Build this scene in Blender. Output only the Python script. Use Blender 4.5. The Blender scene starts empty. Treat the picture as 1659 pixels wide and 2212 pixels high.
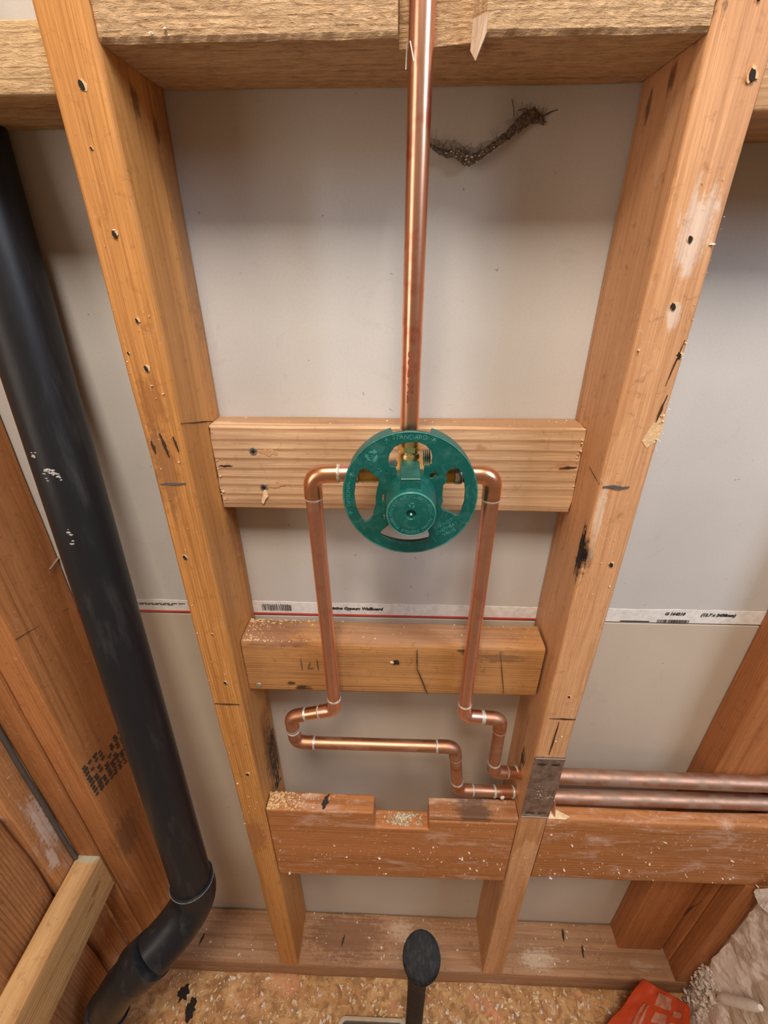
import bpy, bmesh, math, random
from mathutils import Vector, Matrix, noise as mnoise
random.seed(7)
sc = bpy.context.scene
C = sc.collection

# ------------------------------------------------------------------ camera
cam_d = bpy.data.cameras.new('camera'); cam = bpy.data.objects.new('camera', cam_d); C.objects.link(cam)
cam_d.sensor_fit = 'HORIZONTAL'; cam_d.sensor_width = 36.0; cam_d.lens = 995.07 / 1659 * 36.0
cam_d.clip_start = 0.01
right = Vector((0.99938787, 0.03490114, -0.00240764))
up = Vector((-0.01438469, 0.47268626, 0.88111337))
fwd = Vector((-0.03188992, 0.88053938, -0.47289896))
rot = Matrix((right, up, -fwd)).transposed().to_4x4()
cam.matrix_world = Matrix.Translation((0.00475, -0.37953, 0.22099)) @ rot
sc.camera = cam

# ------------------------------------------------------------------ world, lights, exposure
w = bpy.data.worlds.new('room_ambient'); sc.world = w; w.use_nodes = True
bg = w.node_tree.nodes['Background']; bg.inputs[0].default_value = (1.0, 0.62, 0.36, 1); bg.inputs[1].default_value = 0.175

def area(name, loc, target, size, power, col, size_y=None):
    d = bpy.data.lights.new(name, 'AREA'); d.energy = power; d.color = col; d.size = size
    if size_y: d.shape = 'RECTANGLE'; d.size_y = size_y
    o = bpy.data.objects.new(name, d); C.objects.link(o); o.location = loc
    o.rotation_euler = (Vector(target) - Vector(loc)).to_track_quat('-Z', 'Y').to_euler()
    return o
area('ceiling_lamp', (-0.05, -0.80, 1.45), (0, 0, -0.1), 0.45, 26, (1.0, 0.87, 0.73))
area('window_daylight', (1.40, -0.90, 1.15), (0.2, 0, 0.1), 0.6, 19, (0.70, 0.83, 1.0), 0.9)
area('left_bounce_fill', (-1.15, -1.05, 0.35), (0.35, 0.05, -0.1), 0.6, 5, (1.0, 0.84, 0.70), 1.1)  # added fill from the left, standing in for warm bounce

sc.view_settings.view_transform = 'Standard'; sc.view_settings.look = 'None'
sc.view_settings.exposure = 0.22; sc.view_settings.gamma = 1.0
try: sc.view_settings.use_curve_mapping = False
except Exception: pass

# ------------------------------------------------------------------ node helpers
class NT:
    def __init__(s, name):
        s.m = bpy.data.materials.new(name); s.m.use_nodes = True
        s.t = s.m.node_tree; s.b = s.t.nodes['Principled BSDF']
    def n(s, typ, **kw):
        nd = s.t.nodes.new(typ)
        for k, v in kw.items(): setattr(nd, k, v)
        return nd
    def set(s, sock, v):
        if isinstance(v, bpy.types.NodeSocket): s.t.links.new(v, sock)
        elif hasattr(sock, 'default_value'):
            if isinstance(v, (tuple, list)) and len(v) == 3 and sock.type == 'RGBA': v = (*v, 1)
            sock.default_value = v
    def coord(s): return s.n('ShaderNodeTexCoord').outputs['Object']
    def math(s, op, a, b=0.0, c=None, clamp=False):
        nd = s.n('ShaderNodeMath', operation=op); nd.use_clamp = clamp
        s.set(nd.inputs[0], a); s.set(nd.inputs[1], b)
        if c is not None: s.set(nd.inputs[2], c)
        return nd.outputs[0]
    def vmath(s, op, a, b=(0, 0, 0)):
        nd = s.n('ShaderNodeVectorMath', operation=op); s.set(nd.inputs[0], a); s.set(nd.inputs[1], b)
        return nd.outputs['Value'] if op in ('LENGTH', 'DISTANCE', 'DOT_PRODUCT') else nd.outputs[0]
    def noise(s, vec, scale, detail=3, rough=0.55, dist=0.0, col=False):
        nd = s.n('ShaderNodeTexNoise'); s.set(nd.inputs['Vector'], vec); nd.inputs['Scale'].default_value = scale
        nd.inputs['Detail'].default_value = detail; nd.inputs['Roughness'].default_value = rough; nd.inputs['Distortion'].default_value = dist
        return nd.outputs['Color'] if col else nd.outputs['Fac']
    def ramp(s, fac, stops, interp='LINEAR'):
        nd = s.n('ShaderNodeValToRGB'); nd.color_ramp.interpolation = interp; s.set(nd.inputs[0], fac)
        e = nd.color_ramp.elements
        while len(e) < len(stops): e.new(0.5)
        for el, (p, c) in zip(e, stops):
            el.position = p; el.color = (c, c, c, 1) if isinstance(c, (int, float)) else (*c, 1)
        return nd.outputs[0]
    def mix(s, fac, a, b, mode='MIX'):
        nd = s.n('ShaderNodeMix', data_type='RGBA', blend_type=mode); s.set(nd.inputs[0], fac); s.set(nd.inputs[6], a); s.set(nd.inputs[7], b)
        return nd.outputs[2]
    def bump(s, h, strength=0.3, dist=0.001):
        nd = s.n('ShaderNodeBump'); s.set(nd.inputs['Height'], h); nd.inputs['Strength'].default_value = strength; nd.inputs['Distance'].default_value = dist
        s.t.links.new(nd.outputs[0], s.b.inputs['Normal'])
    def out(s, col=None, rough=None, metal=None, spec=None):
        if col is not None: s.set(s.b.inputs['Base Color'], col)
        if rough is not None: s.set(s.b.inputs['Roughness'], rough)
        if metal is not None: s.set(s.b.inputs['Metallic'], metal)
        if spec is not None: s.set(s.b.inputs['Specular IOR Level'], spec)
        return s.m

def plain(name, col, rough=0.5, metal=0.0, var=0.12, scale=60):
    k = NT(name); v = k.noise(k.coord(), scale, 4)
    c = k.mix(k.ramp(v, [(0.3, 0.0), (0.7, 1.0)]), tuple(x * (1 - var) for x in col), tuple(min(1, x * (1 + var)) for x in col))
    return k.out(c, rough, metal)

def wood(name, axis='z', light=(.58, .33, .145), dark=(.36, .16, .05), ring=230, pith=(.05, .03), wobble=.006, seed=0.0,
         fibre=0.35, stain=(.25, .12, .05), stain_amt=0.35, dust=0.0, dust_col=(.62, .52, .44), rough=0.55, bump=0.25,
         spots=(), sawn=0.0, loc=(0, 0, 0), ringmix=0.75, grime=0.45):
    k = NT(name)
    co = k.coord()
    sv = k.vmath('ADD', co, (seed * 1.37, seed * 2.11, seed * 0.73))
    ax = {'x': 0, 'y': 1, 'z': 2}[axis]
    lo = [1, 1, 1]; lo[ax] = 0.055
    st = k.vmath('MULTIPLY', sv, tuple(lo))
    lo2 = [1, 1, 1]; lo2[ax] = 0.02
    st2 = k.vmath('MULTIPLY', sv, tuple(lo2))
    # growth rings about a pith line outside the board
    sub = [pith[0], pith[0], pith[0]]; others = [i for i in range(3) if i != ax]
    cross = [0, 0, 0]; cross[others[0]] = pith[0]; cross[others[1]] = pith[1]
    flat = [1, 1, 1]; flat[ax] = 0.0
    wn = k.noise(st, 14, 3, 0.5, col=True)
    wv = k.vmath('MULTIPLY', k.vmath('SUBTRACT', wn, (.5, .5, .5)), (wobble * 4,) * 3)
    pos = k.vmath('ADD', k.vmath('MULTIPLY', k.vmath('ADD', co, tuple(cross)), tuple(flat)), wv)
    r = k.vmath('LENGTH', pos)
    fr = k.math('FRACT', k.math('MULTIPLY', r, float(ring)))
    rings = k.ramp(fr, [(0.0, 0.0), (0.55, 0.18), (0.86, 1.0), (0.97, 0.85), (1.0, 0.0)])
    rfade = k.math('MULTIPLY', rings, k.ramp(k.noise(st, 9, 2), [(0.3, 0.25), (0.7, 1.0)]))
    fib = k.noise(st2, 900, 4, 0.7)
    base = k.mix(k.math('MULTIPLY', rfade, ringmix), light, dark)
    base = k.mix(k.math('MULTIPLY', k.ramp(fib, [(0.42, 1.0), (0.62, 0.0)]), fibre), base, tuple(x * 0.55 for x in dark))
    big = k.noise(st, 22, 4, 0.6)
    base = k.mix(k.math('MULTIPLY', k.ramp(big, [(0.52, 0.0), (0.72, 1.0)]), stain_amt), base, stain)
    pale = k.noise(k.vmath('ADD', st, (3.1, 1.7, 5.3)), 12, 2)
    base = k.mix(k.math('MULTIPLY', k.ramp(pale, [(0.5, 0.0), (0.75, 1.0)]), 0.35), base, tuple(min(1, x * 1.25 + .02) for x in light))
    if dust > 0:
        lo3 = [1, 1, 1]; lo3[ax] = 0.35
        dn = k.noise(k.vmath('MULTIPLY', sv, tuple(lo3)), 38, 6, 0.68, 0.6)
        df = k.math('MULTIPLY', k.ramp(dn, [(0.66 - dust * 0.16, 0.0), (0.80 - dust * 0.10, 1.0)]), min(1.0, 0.45 + dust * 0.4))
        base = k.mix(df, base, dust_col)
        sp2 = k.noise(k.vmath('MULTIPLY', k.vmath('ADD', sv, (4.4, 2.1, 7.7)), (1, 1, 1)), 210, 3, 0.6, 0.4)
        zone = k.ramp(k.noise(sv, 24, 2), [(.42, 0.0), (.60, 1.0)])
        base = k.mix(k.math('MULTIPLY', k.math('MULTIPLY', k.ramp(sp2, [(.62, 0.0), (.70, 1.0)]), zone), min(.95, dust * 1.2)), base, tuple(min(1, x * 1.2) for x in dust_col))
    for sp in spots:
        p, rad, col, amt = sp[:4]
        q = k.vmath('SUBTRACT', co, tuple(a - b for a, b in zip(p, loc)))
        q = k.vmath('MULTIPLY', q, tuple(1.0 / a for a in rad))
        nd = k.math('ADD', k.math('MULTIPLY', k.math('SUBTRACT', k.noise(st, 260, 4, 0.7), 0.5), 2.0), k.math('MULTIPLY', k.math('SUBTRACT', k.noise(sv, 120, 4, 0.7), 0.5), 1.6))
        f = k.math('ADD', k.vmath('LENGTH', q), nd)
        base = k.mix(k.math('MULTIPLY', k.ramp(f, [(0.55, 1.0), (1.05, 0.0)]), amt), base, col)
    gr = k.noise(sv, 85, 6, .72, .7)
    base = k.mix(k.math('MULTIPLY', k.ramp(gr, [(.56, 0.0), (.70, 1.0)]), grime), base, tuple(x * .42 for x in dark))
    strk = k.noise(k.vmath('ADD', st2, (1.3, .4, 2.2)), 170, 3, .6)
    base = k.mix(k.math('MULTIPLY', k.ramp(strk, [(.52, 0.0), (.68, 1.0)]), .40), base, tuple(x * .62 for x in dark))
    rr = k.ramp(fib, [(0.3, rough - .1), (0.7, rough + .12)])
    h = k.math('ADD', k.math('MULTIPLY', fib, 0.7), k.math('MULTIPLY', rings, -0.3))
    if sawn > 0:
        lo4 = [330, 330, 420]; lo4[ax] = 85
        sn = k.noise(k.vmath('MULTIPLY', sv, tuple(lo4)), 1.0, 5, 0.72, 0.5)
        base = k.mix(k.math('MULTIPLY', k.ramp(sn, [(0.42, 0.0), (0.66, 1.0)]), 0.55 * sawn), base, tuple(min(1, x * 1.35 + .06) for x in light))
        base = k.mix(k.math('MULTIPLY', k.ramp(sn, [(0.28, 1.0), (0.42, 0.0)]), 0.6 * sawn), base, tuple(x * 0.7 for x in dark))
        h = k.math('ADD', h, k.math('MULTIPLY', sn, 4.0 * sawn))
    k.bump(h, bump, 0.0007)
    return k.out(base, rr, 0.0, 0.35)

# ------------------------------------------------------------------ object helpers
WL = {}
def P(o): return WL.get(o.name, Vector((0, 0, 0)))
def mk(name, me, mat, parent=None, loc=(0, 0, 0), smooth=False):
    o = bpy.data.objects.new(name, me); C.objects.link(o)
    loc = Vector(loc); WL[o.name] = loc
    if parent is not None: o.parent = parent; o.location = loc - P(parent)
    else: o.location = loc
    if mat is not None and not me.materials: me.materials.append(mat)
    if smooth:
        for p in me.polygons: p.use_smooth = True
    return o
def from_bm(name, bm, mat, parent=None, loc=(0, 0, 0), smooth=False):
    bmesh.ops.recalc_face_normals(bm, faces=bm.faces)
    me = bpy.data.meshes.new(name)
    bmesh.ops.translate(bm, verts=bm.verts, vec=-Vector(loc))
    bm.to_mesh(me); bm.free()
    return mk(name, me, mat, parent, loc, smooth)
def from_py(name, verts, faces, mat, parent=None, loc=(0, 0, 0), smooth=False):
    L = Vector(loc); me = bpy.data.meshes.new(name)
    me.from_pydata([tuple(Vector(v) - L) for v in verts], [], faces); me.update()
    return mk(name, me, mat, parent, loc, smooth)
def empty(name, loc):
    o = bpy.data.objects.new(name, None); C.objects.link(o); o.location = loc; o.empty_display_size = 0.02
    WL[o.name] = Vector(loc); return o
def tag(o, label=None, cat=None, group=None, kind=None):
    if label: o['label'] = label
    if cat: o['category'] = cat
    if group: o['group'] = group
    if kind: o['kind'] = kind
    return o
def smooth_angle(o, ang=40):
    me = o.data
    for p in me.polygons: p.use_smooth = True
    bm = bmesh.new(); bm.from_mesh(me)
    for e in bm.edges:
        if len(e.link_faces) == 2 and e.calc_face_angle(0) > math.radians(ang): e.smooth = False
    bm.to_mesh(me); bm.free()

AX = {'x': (0, 1, 2), 'y': (1, 0, 2), 'z': (2, 0, 1)}
def board_bm(x0, x1, y0, y1, z0, z1, axis, bev=.0022, nseg=30, wob=.0004, skew=(0, 0), taper=None, endj=0.0, seed=0):
    """a sawn board: rounded rectangular section swept along axis with slight waviness. skew shifts the second cross axis far side along the first."""
    lo = (x0, y0, z0); hi = (x1, y1, z1); a, b, c = AX[axis]
    sec = []
    for (sx, sy, a0) in ((1, 1, 0), (0, 1, 90), (0, 0, 180), (1, 0, 270)):
        cx = (hi[b] - bev) if sx else (lo[b] + bev); cy = (hi[c] - bev) if sy else (lo[c] + bev)
        for t in (0, 30, 60, 90):
            an = math.radians(a0 + t); sec.append((cx + bev * math.cos(an), cy + bev * math.sin(an)))
    # split long straight runs
    full = []
    for i, p in enumerate(sec):
        q = sec[(i + 1) % len(sec)]; full.append(p)
        d = math.hypot(q[0] - p[0], q[1] - p[1])
        if d > .012:
            n = int(d / .012)
            for j in range(1, n): full.append((p[0] + (q[0] - p[0]) * j / n, p[1] + (q[1] - p[1]) * j / n))
    bm = bmesh.new(); rows = []; m = len(full)
    for i in range(nseg + 1):
        t = i / nseg; s = lo[a] + (hi[a] - lo[a]) * t; row = []
        for j, (u, v) in enumerate(full):
            f = (v - lo[c]) / (hi[c] - lo[c])
            du = skew[0] * f; 
            nu = mnoise.noise(Vector((s * 9 + seed, u * 25, v * 25 + seed))) * wob
            nv = mnoise.noise(Vector((s * 9 + 31 + seed, u * 25 + 7, v * 25))) * wob
            e = (random.random() - .5) * endj if i in (0, nseg) else 0
            co = [0, 0, 0]; co[a] = s + e; co[b] = u + du + nu; co[c] = v + nv
            row.append(bm.verts.new(co))
        rows.append(row)
    for i in range(nseg):
        for j in range(m):
            bm.faces.new((rows[i][j], rows[i][(j + 1) % m], rows[i + 1][(j + 1) % m], rows[i + 1][j]))
    bm.faces.new(rows[0][::-1]); bm.faces.new(rows[-1])
    return bm
NB = [0]
def board(name, box, axis, wk, label, cat='lumber', group=None, loc=None, seed=None, **kw):
    NB[0] += 1; seed = NB[0] * 1.7 if seed is None else seed
    x0, x1, y0, y1, z0, z1 = box
    loc = loc or ((x0 + x1) / 2, (y0 + y1) / 2, z0)
    wk = dict(wk); wk.setdefault('axis', axis); wk.setdefault('seed', seed)
    m = wood(name + '_wood', loc=loc, **wk)
    o = from_bm(name, board_bm(*box, axis, seed=seed, **kw), m, None, loc)
    tag(o, label, cat, group); smooth_angle(o, 50)
    return o

def frame_of(d):
    d = Vector(d).normalized(); u = d.orthogonal().normalized(); return d, u, d.cross(u)
def tube_bm(bm, pts, r, seg=20, cap=True, ell=1.0):
    pts = [Vector(p) for p in pts]; rs = r if isinstance(r, (list, tuple)) else [r] * len(pts)
    n = len(pts); d = (pts[1] - pts[0]).normalized(); u = d.orthogonal().normalized(); rows = []
    for i in range(n):
        t = (pts[min(i + 1, n - 1)] - pts[max(i - 1, 0)]).normalized()
        u = (u - t * u.dot(t)).normalized(); v = t.cross(u)
        rows.append([bm.verts.new(pts[i] + (u * math.cos(2 * math.pi * j / seg) + v * math.sin(2 * math.pi * j / seg) * ell) * rs[i]) for j in range(seg)])
    for i in range(n - 1):
        for j in range(seg): bm.faces.new((rows[i][j], rows[i][(j + 1) % seg], rows[i + 1][(j + 1) % seg], rows[i + 1][j]))
    if cap: bm.faces.new(rows[0][::-1]); bm.faces.new(rows[-1])
    return bm
def tube(name, pts, r, mat, parent=None, seg=20, loc=None, smooth=True):
    o = from_bm(name, tube_bm(bmesh.new(), pts, r, seg), mat, parent, loc if loc is not None else (P(parent) if parent else pts[0]))
    smooth_angle(o, 45); return o
def lathe_bm(bm, prof, origin, axis, seg=32, arc=(0, 360), mask=None):
    """prof: list of (radius, distance along axis)"""
    d = Vector(axis).normalized()
    u = Vector((0, 0, 1)) if abs(d.z) < .9 else Vector((1, 0, 0)); u = (u - d * u.dot(d)).normalized(); v = d.cross(u); o = Vector(origin); rows = []
    for (r, t) in prof:
        if r < 1e-6: rows.append([bm.verts.new(o + d * t)]); continue
        rows.append([bm.verts.new(o + d * t + (u * math.cos(2 * math.pi * j / seg) + v * math.sin(2 * math.pi * j / seg)) * r) for j in range(seg)])
    for a, b in zip(rows[:-1], rows[1:]):
        for j in range(seg):
            k = (j + 1) % seg
            if mask and not mask(2 * math.pi * (j + .5) / seg): continue
            if len(a) == 1 and len(b) == 1: continue
            if len(a) == 1: bm.faces.new((a[0], b[j], b[k]))
            elif len(b) == 1: bm.faces.new((a[j], a[k], b[0]))
            else: bm.faces.new((a[j], a[k], b[k], b[j]))
    return bm
def lathe(name, prof, origin, axis, mat, parent=None, seg=32, ang=35, loc=None):
    o = from_bm(name, lathe_bm(bmesh.new(), prof, origin, axis, seg), mat, parent, loc if loc is not None else (P(parent) if parent else origin))
    smooth_angle(o, ang); return o
def box_bm(bm, x0, x1, y0, y1, z0, z1, bev=0.0):
    v = [bm.verts.new((x, y, z)) for x in (x0, x1) for y in (y0, y1) for z in (z0, z1)]
    fs = [(0, 1, 3, 2), (4, 6, 7, 5), (0, 4, 5, 1), (2, 3, 7, 6), (0, 2, 6, 4), (1, 5, 7, 3)]
    faces = [bm.faces.new([v[i] for i in f]) for f in fs]
    if bev:
        es = list({e for f in faces for e in f.edges}); bmesh.ops.bevel(bm, geom=es, offset=bev, segments=2, affect='EDGES', profile=.5)
    return bm
def eval_mesh(ob):
    dg = bpy.context.evaluated_depsgraph_get(); me = bpy.data.meshes.new_from_object(ob.evaluated_get(dg))
    d = ob.data; bpy.data.objects.remove(ob); bpy.data.curves.remove(d); return me
def plate2d(polys, ext, bev=0.0):
    """polys: outlines of (u,v); first outer, others holes -> mesh in the uv plane"""
    cu = bpy.data.curves.new('outline', 'CURVE'); cu.dimensions = '2D'; cu.fill_mode = 'BOTH'; cu.extrude = ext; cu.bevel_depth = bev; cu.bevel_resolution = 1
    for pl in polys:
        s = cu.splines.new('POLY'); s.points.add(len(pl) - 1); s.use_cyclic_u = True
        for p, q in zip(s.points, pl): p.co = (q[0], q[1], 0, 1)
    ob = bpy.data.objects.new('outline', cu); C.objects.link(ob); return eval_mesh(ob)
def text_mesh(txt, size, ext=0.0, align='CENTER', shear=0.0, offset=0.0):
    cu = bpy.data.curves.new('txt', 'FONT'); cu.body = txt; cu.size = size; cu.extrude = ext; cu.align_x = align; cu.align_y = 'CENTER'; cu.resolution_u = 2
    cu.shear = shear; cu.offset = offset
    ob = bpy.data.objects.new('txt', cu); C.objects.link(ob); return eval_mesh(ob)
def join_mesh(items):
    """items: list of (mesh, matrix) -> one mesh"""
    bm = bmesh.new()
    for me, mt in items:
        t = bmesh.new(); t.from_mesh(me); bmesh.ops.transform(t, matrix=mt, verts=t.verts)
        tm = bpy.data.meshes.new('t'); t.to_mesh(tm); t.free(); bm.from_mesh(tm); bpy.data.meshes.remove(tm)
    out = bpy.data.meshes.new('joined'); bm.to_mesh(out); bm.free(); return out
# text or outline lying in the XZ plane, facing -Y (towards the room)
def xz(x, y, z, rot=0.0): return Matrix.Translation((x, y, z)) @ Matrix.Rotation(math.radians(90), 4, 'X') @ Matrix.Rotation(math.radians(rot), 4, 'Z')
def place_mesh(name, me, mt, mat, parent):
    me.transform(mt); me.transform(Matrix.Translation(-P(parent))); me.materials.clear()
    return mk(name, me, mat, parent, P(parent))
def blob(cx, cy, rx, ry, n=14, j=.25, rot=0.0):
    out = []
    for i in range(n):
        a = 2 * math.pi * i / n; k = 1 + (random.random() - .5) * 2 * j
        x, y = rx * k * math.cos(a), ry * k * math.sin(a); c, s = math.cos(rot), math.sin(rot)
        out.append((cx + x * c - y * s, cy + x * s + y * c))
    return out
def mark(name, poly, plane, val, mat, parent, th=.0003, label=None):
    """thin irregular patch proud of a face. plane: 'y' (facing -Y), 'x' (facing +/-X), 'z' (facing up); val = face coordinate, th signed outward"""
    def p3(p, d):
        if plane == 'y': return (p[0], val - d, p[1])
        if plane == 'x': return (val + d, p[0], p[1])
        return (p[0], p[1], val + d)
    n = len(poly); vs = [p3(p, th) for p in poly] + [p3(p, -abs(th) * (1 if th > 0 else -1)) for p in poly]
    fs = [list(range(n)), list(range(2 * n - 1, n - 1, -1))] + [(i, (i + 1) % n, n + (i + 1) % n, n + i) for i in range(n)]
    bm = bmesh.new(); bv = [bm.verts.new(v) for v in vs]
    for f in fs: bm.faces.new([bv[i] for i in f])
    o = from_bm(name, bm, mat, parent, P(parent))
    if label: o['label'] = label
    return o
def crumbs(name, n, fn, smin, smax, mat, parent, flat=0.6, label=None, top=False):
    """many tiny irregular chips, one object (nobody could count them). fn() -> point"""
    vs, fs = [], []
    for _ in range(n):
        p = Vector(fn()); s = smin + (smax - smin) * random.random() ** 3; b = len(vs)
        R = Matrix.Rotation(random.random() * 6.3, 3, 'Z') @ Matrix.Rotation(random.uniform(-.6, .6), 3, 'X')
        l = random.uniform(.7, 1.6)
        for q in ((-1, -.8, -.5), (1.1, -.6, -.5), (0.7, .9, -.5), (-.9, .7, -.5), (-.3, -.2, .7), (.5, .3, .6)):
            vs.append(p + R @ (Vector((q[0] * l, q[1], q[2] * flat)) * s * random.uniform(.75, 1.2)) + Vector((0, 0, s * .4 * flat)))
        for f in ((3, 2, 1, 0), (0, 1, 4), (1, 5, 4), (1, 2, 5), (2, 3, 4, 5), (3, 0, 4)): fs.append([b + i for i in f])
    o = from_py(name, vs, fs, mat, parent, P(parent) if parent else (0, 0, 0)); o['kind'] = 'stuff'
    if label: o['label'] = label
    return o

# ------------------------------------------------------------------ shared materials
M_hole = plain('nail_hole_dark', (.018, .009, .005), .9)
M_torn = plain('torn_fibre_wood', (.78, .58, .36), .8, 0, .2, 300)
M_rim = plain('torn_rim_wood', (.70, .47, .26), .8, 0, .25, 400)
M_crack = plain('crack_dark_brown', (.045, .02, .01), .9)
M_pencil = plain('pencil_grey', (.10, .09, .085), .7)
M_ink = plain('stamp_ink', (.05, .03, .02), .8)
M_saw = plain('sawdust_pale', (.66, .46, .24), .95, 0, .35, 400)
M_plasterbit = plain('plaster_bits', (.70, .60, .50), .9, 0, .25, 200)
M_white = plain('white_plaster', (.82, .80, .76), .85, 0, .08, 90)
M_screw = plain('zinc_screw', (.33, .33, .30), .42, .85, .3, 900)
M_print = plain('black_print', (.03, .03, .03), .7)

def drywall_mat(name, c0=(.56, .52, .47), seed=0):
    k = NT(name); co = k.vmath('ADD', k.coord(), (seed, seed, seed))
    big = k.noise(co, 5, 3, .5); fine = k.noise(co, 420, 3, .7)
    c = k.mix(k.ramp(big, [(.35, 0), (.65, 1)]), tuple(x * .94 for x in c0), tuple(min(1, x * 1.05) for x in c0))
    c = k.mix(k.math('MULTIPLY', k.ramp(fine, [(.35, 1), (.6, 0)]), .10), c, (.33, .29, .25))
    sm = k.noise(co, 26, 5, .72, 1.2)
    c = k.mix(k.math('MULTIPLY', k.ramp(sm, [(.60, 0), (.78, 1)]), .30), c, (.36, .33, .30))
    vo = k.n('ShaderNodeTexVoronoi'); k.set(vo.inputs['Vector'], k.vmath('ADD', co, k.vmath('MULTIPLY', k.noise(co, 70, 2, col=True), (.02, .02, .02)))); vo.inputs['Scale'].default_value = 34
    c = k.mix(k.ramp(vo.outputs['Distance'], [(.025, .65), (.055, 0)]), c, (.20, .16, .13))
    k.bump(fine, .08, .0005)
    return k.out(c, .85, 0, .2)

def copper(name, c0=(.90, .47, .33), tarn=(.40, .17, .09), amt=.45, rough=.27, axis='z', red=0.0, dirt=0.0):
    k = NT(name); co = k.coord(); lo = [1, 1, 1]; lo[AX[axis][0]] = .12
    s = k.vmath('MULTIPLY', co, tuple(lo)); n1 = k.noise(s, 95, 5, .65, .4); n2 = k.noise(co, 260, 4, .7); n3 = k.noise(co, 40, 3, .6)
    c = k.mix(k.math('MULTIPLY', k.ramp(n1, [(.40, 0), (.68, 1)]), amt), c0, tarn)
    c = k.mix(k.math('MULTIPLY', k.ramp(n2, [(.66, 0), (.74, 1)]), .7), c, (.12, .05, .03))
    if red: c = k.mix(k.math('MULTIPLY', k.ramp(n3, [(.52, 0), (.66, 1)]), red), c, (.72, .12, .09))
    if dirt: c = k.mix(k.math('MULTIPLY', k.ramp(n3, [(.45, 0), (.66, 1)]), dirt), c, (.30, .22, .17))
    r = k.math('ADD', k.math('MULTIPLY', n1, .25), rough - .08)
    met = 1.0 if not dirt else k.math('SUBTRACT', 1.0, k.math('MULTIPLY', k.ramp(n3, [(.45, 0), (.66, 1)]), dirt * .7))
    k.bump(n2, .05, .0004)
    return k.out(c, r, met)
M_cu_new = copper('copper_bright', (.97, .58, .46), (.80, .42, .30), .5, .28, 'z', .25)
M_cu_riser = copper('copper_riser', (.97, .56, .40), (.74, .36, .21), .5, .26, 'z', .6)
M_cu_fit = copper('copper_fitting', (.94, .52, .33), (.60, .27, .12), .6, .25, 'x')
M_cu_old = copper('copper_aged', (.66, .33, .20), (.36, .16, .085), .75, .42, 'x', 0, .35)
M_cu_dull = copper('copper_dull', (.58, .34, .24), (.32, .20, .15), .7, .50, 'x', 0, .7)
def solder_mat(name, green):
    k = NT(name); n = k.noise(k.coord(), 240, 4, .7)
    c = k.mix(k.ramp(n, [(.42, 0), (.62, 1)]), (.72, .70, .64), green)
    return k.out(c, .4, k.ramp(n, [(.42, .8), (.62, .1)]))
M_sold = solder_mat('solder_silver', (.70, .62, .50)); M_sold_old = solder_mat('solder_verdigris', (.38, .46, .40))
k = NT('brass'); nb = k.noise(k.coord(), 140, 4); M_brass = k.out(k.mix(k.ramp(nb, [(.4, 0), (.7, 1)]), (1.0, .80, .40), (.90, .66, .28)), .36, 1.0)
def green_mat(name, c0, c1, amt):
    k = NT(name); co = k.coord(); n = k.noise(co, 90, 6, .72, .8); n2 = k.noise(co, 700, 3)
    c = k.mix(k.math('MULTIPLY', k.ramp(n, [(.48, 0), (.72, 1)]), amt), c0, c1)
    k.bump(n2, .05, .0003); return k.out(c, k.ramp(n, [(.4, .34), (.7, .6)]), 0, .5)
M_green = green_mat('green_plastic', (.002, .088, .074), (.06, .21, .18), .4)
M_green_hi = green_mat('green_plastic_highlight', (.030, .21, .18), (.16, .38, .33), .6)  # same green lightened: light caught on raised edges, put into the colour

# ================================================================== SETTING
DW = .089
wall = tag(empty('wall_back', (0, DW, -1.0186)), 'grey paper-faced drywall behind the open studs', None, None, 'structure')
def slab(name, x0, x1, z0, z1, mat, y0=DW, th=.0127, ragged=None):
    return from_bm(name, box_bm(bmesh.new(), x0, x1, y0, y0 + th, z0, z1, .0008), mat, wall, P(wall))
slab('drywall_sheet', -.62, .80, -.1868, .66, drywall_mat('drywall_upper', (.565, .555, .54)))
slab('drywall_sheet', -.62, .80, -1.075, -.1895, drywall_mat('drywall_lower', (.55, .47, .385), 3.3))
# paper end tape of the upper sheet with its print
tape_z0, tape_z1 = -.1862, -.1655
k = NT('paper_tape'); nt = k.noise(k.coord(), 120, 4); M_tape = k.out(k.mix(k.ramp(nt, [(.4, 0), (.75, 1)]), (.80, .78, .76), (.62, .60, .57)), .8)
ns = 180; vs = []; fs = []
for i in range(ns + 1):
    x = -.60 + 1.38 * i / ns
    zt = tape_z1 + .0012 * mnoise.noise(Vector((x * 60, 0, 0))) + .0015 * mnoise.noise(Vector((x * 9, 3, 0)))
    vs += [(x, DW - .0006, tape_z0), (x, DW - .0006, zt), (x, DW + .0002, tape_z0), (x, DW + .0002, zt)]
for i in range(ns):
    b = 4 * i; fs += [(b, b + 4, b + 5, b + 1), (b + 1, b + 5, b + 7, b + 3), (b + 2, b, b + 4, b + 6)]
tape = from_py('edge_tape', vs, fs, M_tape, wall, P(wall)); tape['label'] = 'white paper end tape printed with text and barcodes'
M_red = plain('red_stripe', (.62, .07, .05), .7)
bm = bmesh.new(); box_bm(bm, -.60, .19, DW - .0009, DW - .0004, tape_z0, tape_z0 + .0028)
from_bm('red_stripe', bm, M_red, tape, P(wall))
yt = DW - .0009
def tape_text(txt, x0, z, size, align='LEFT', shear=.25, off=.0003):
    me = text_mesh(txt, size, .00012, align, shear, off); return place_mesh('printed_text', me, xz(x0, yt, z), M_print, tape)
tape_text('Resistive Gypsum Wallboard', -.0895, -.1738, .0064)
tape_text('G 164210', .3455, -.1716, .0062)
tape_text('(12.7 x 2438mm)', .3905, -.1722, .0062)
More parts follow.
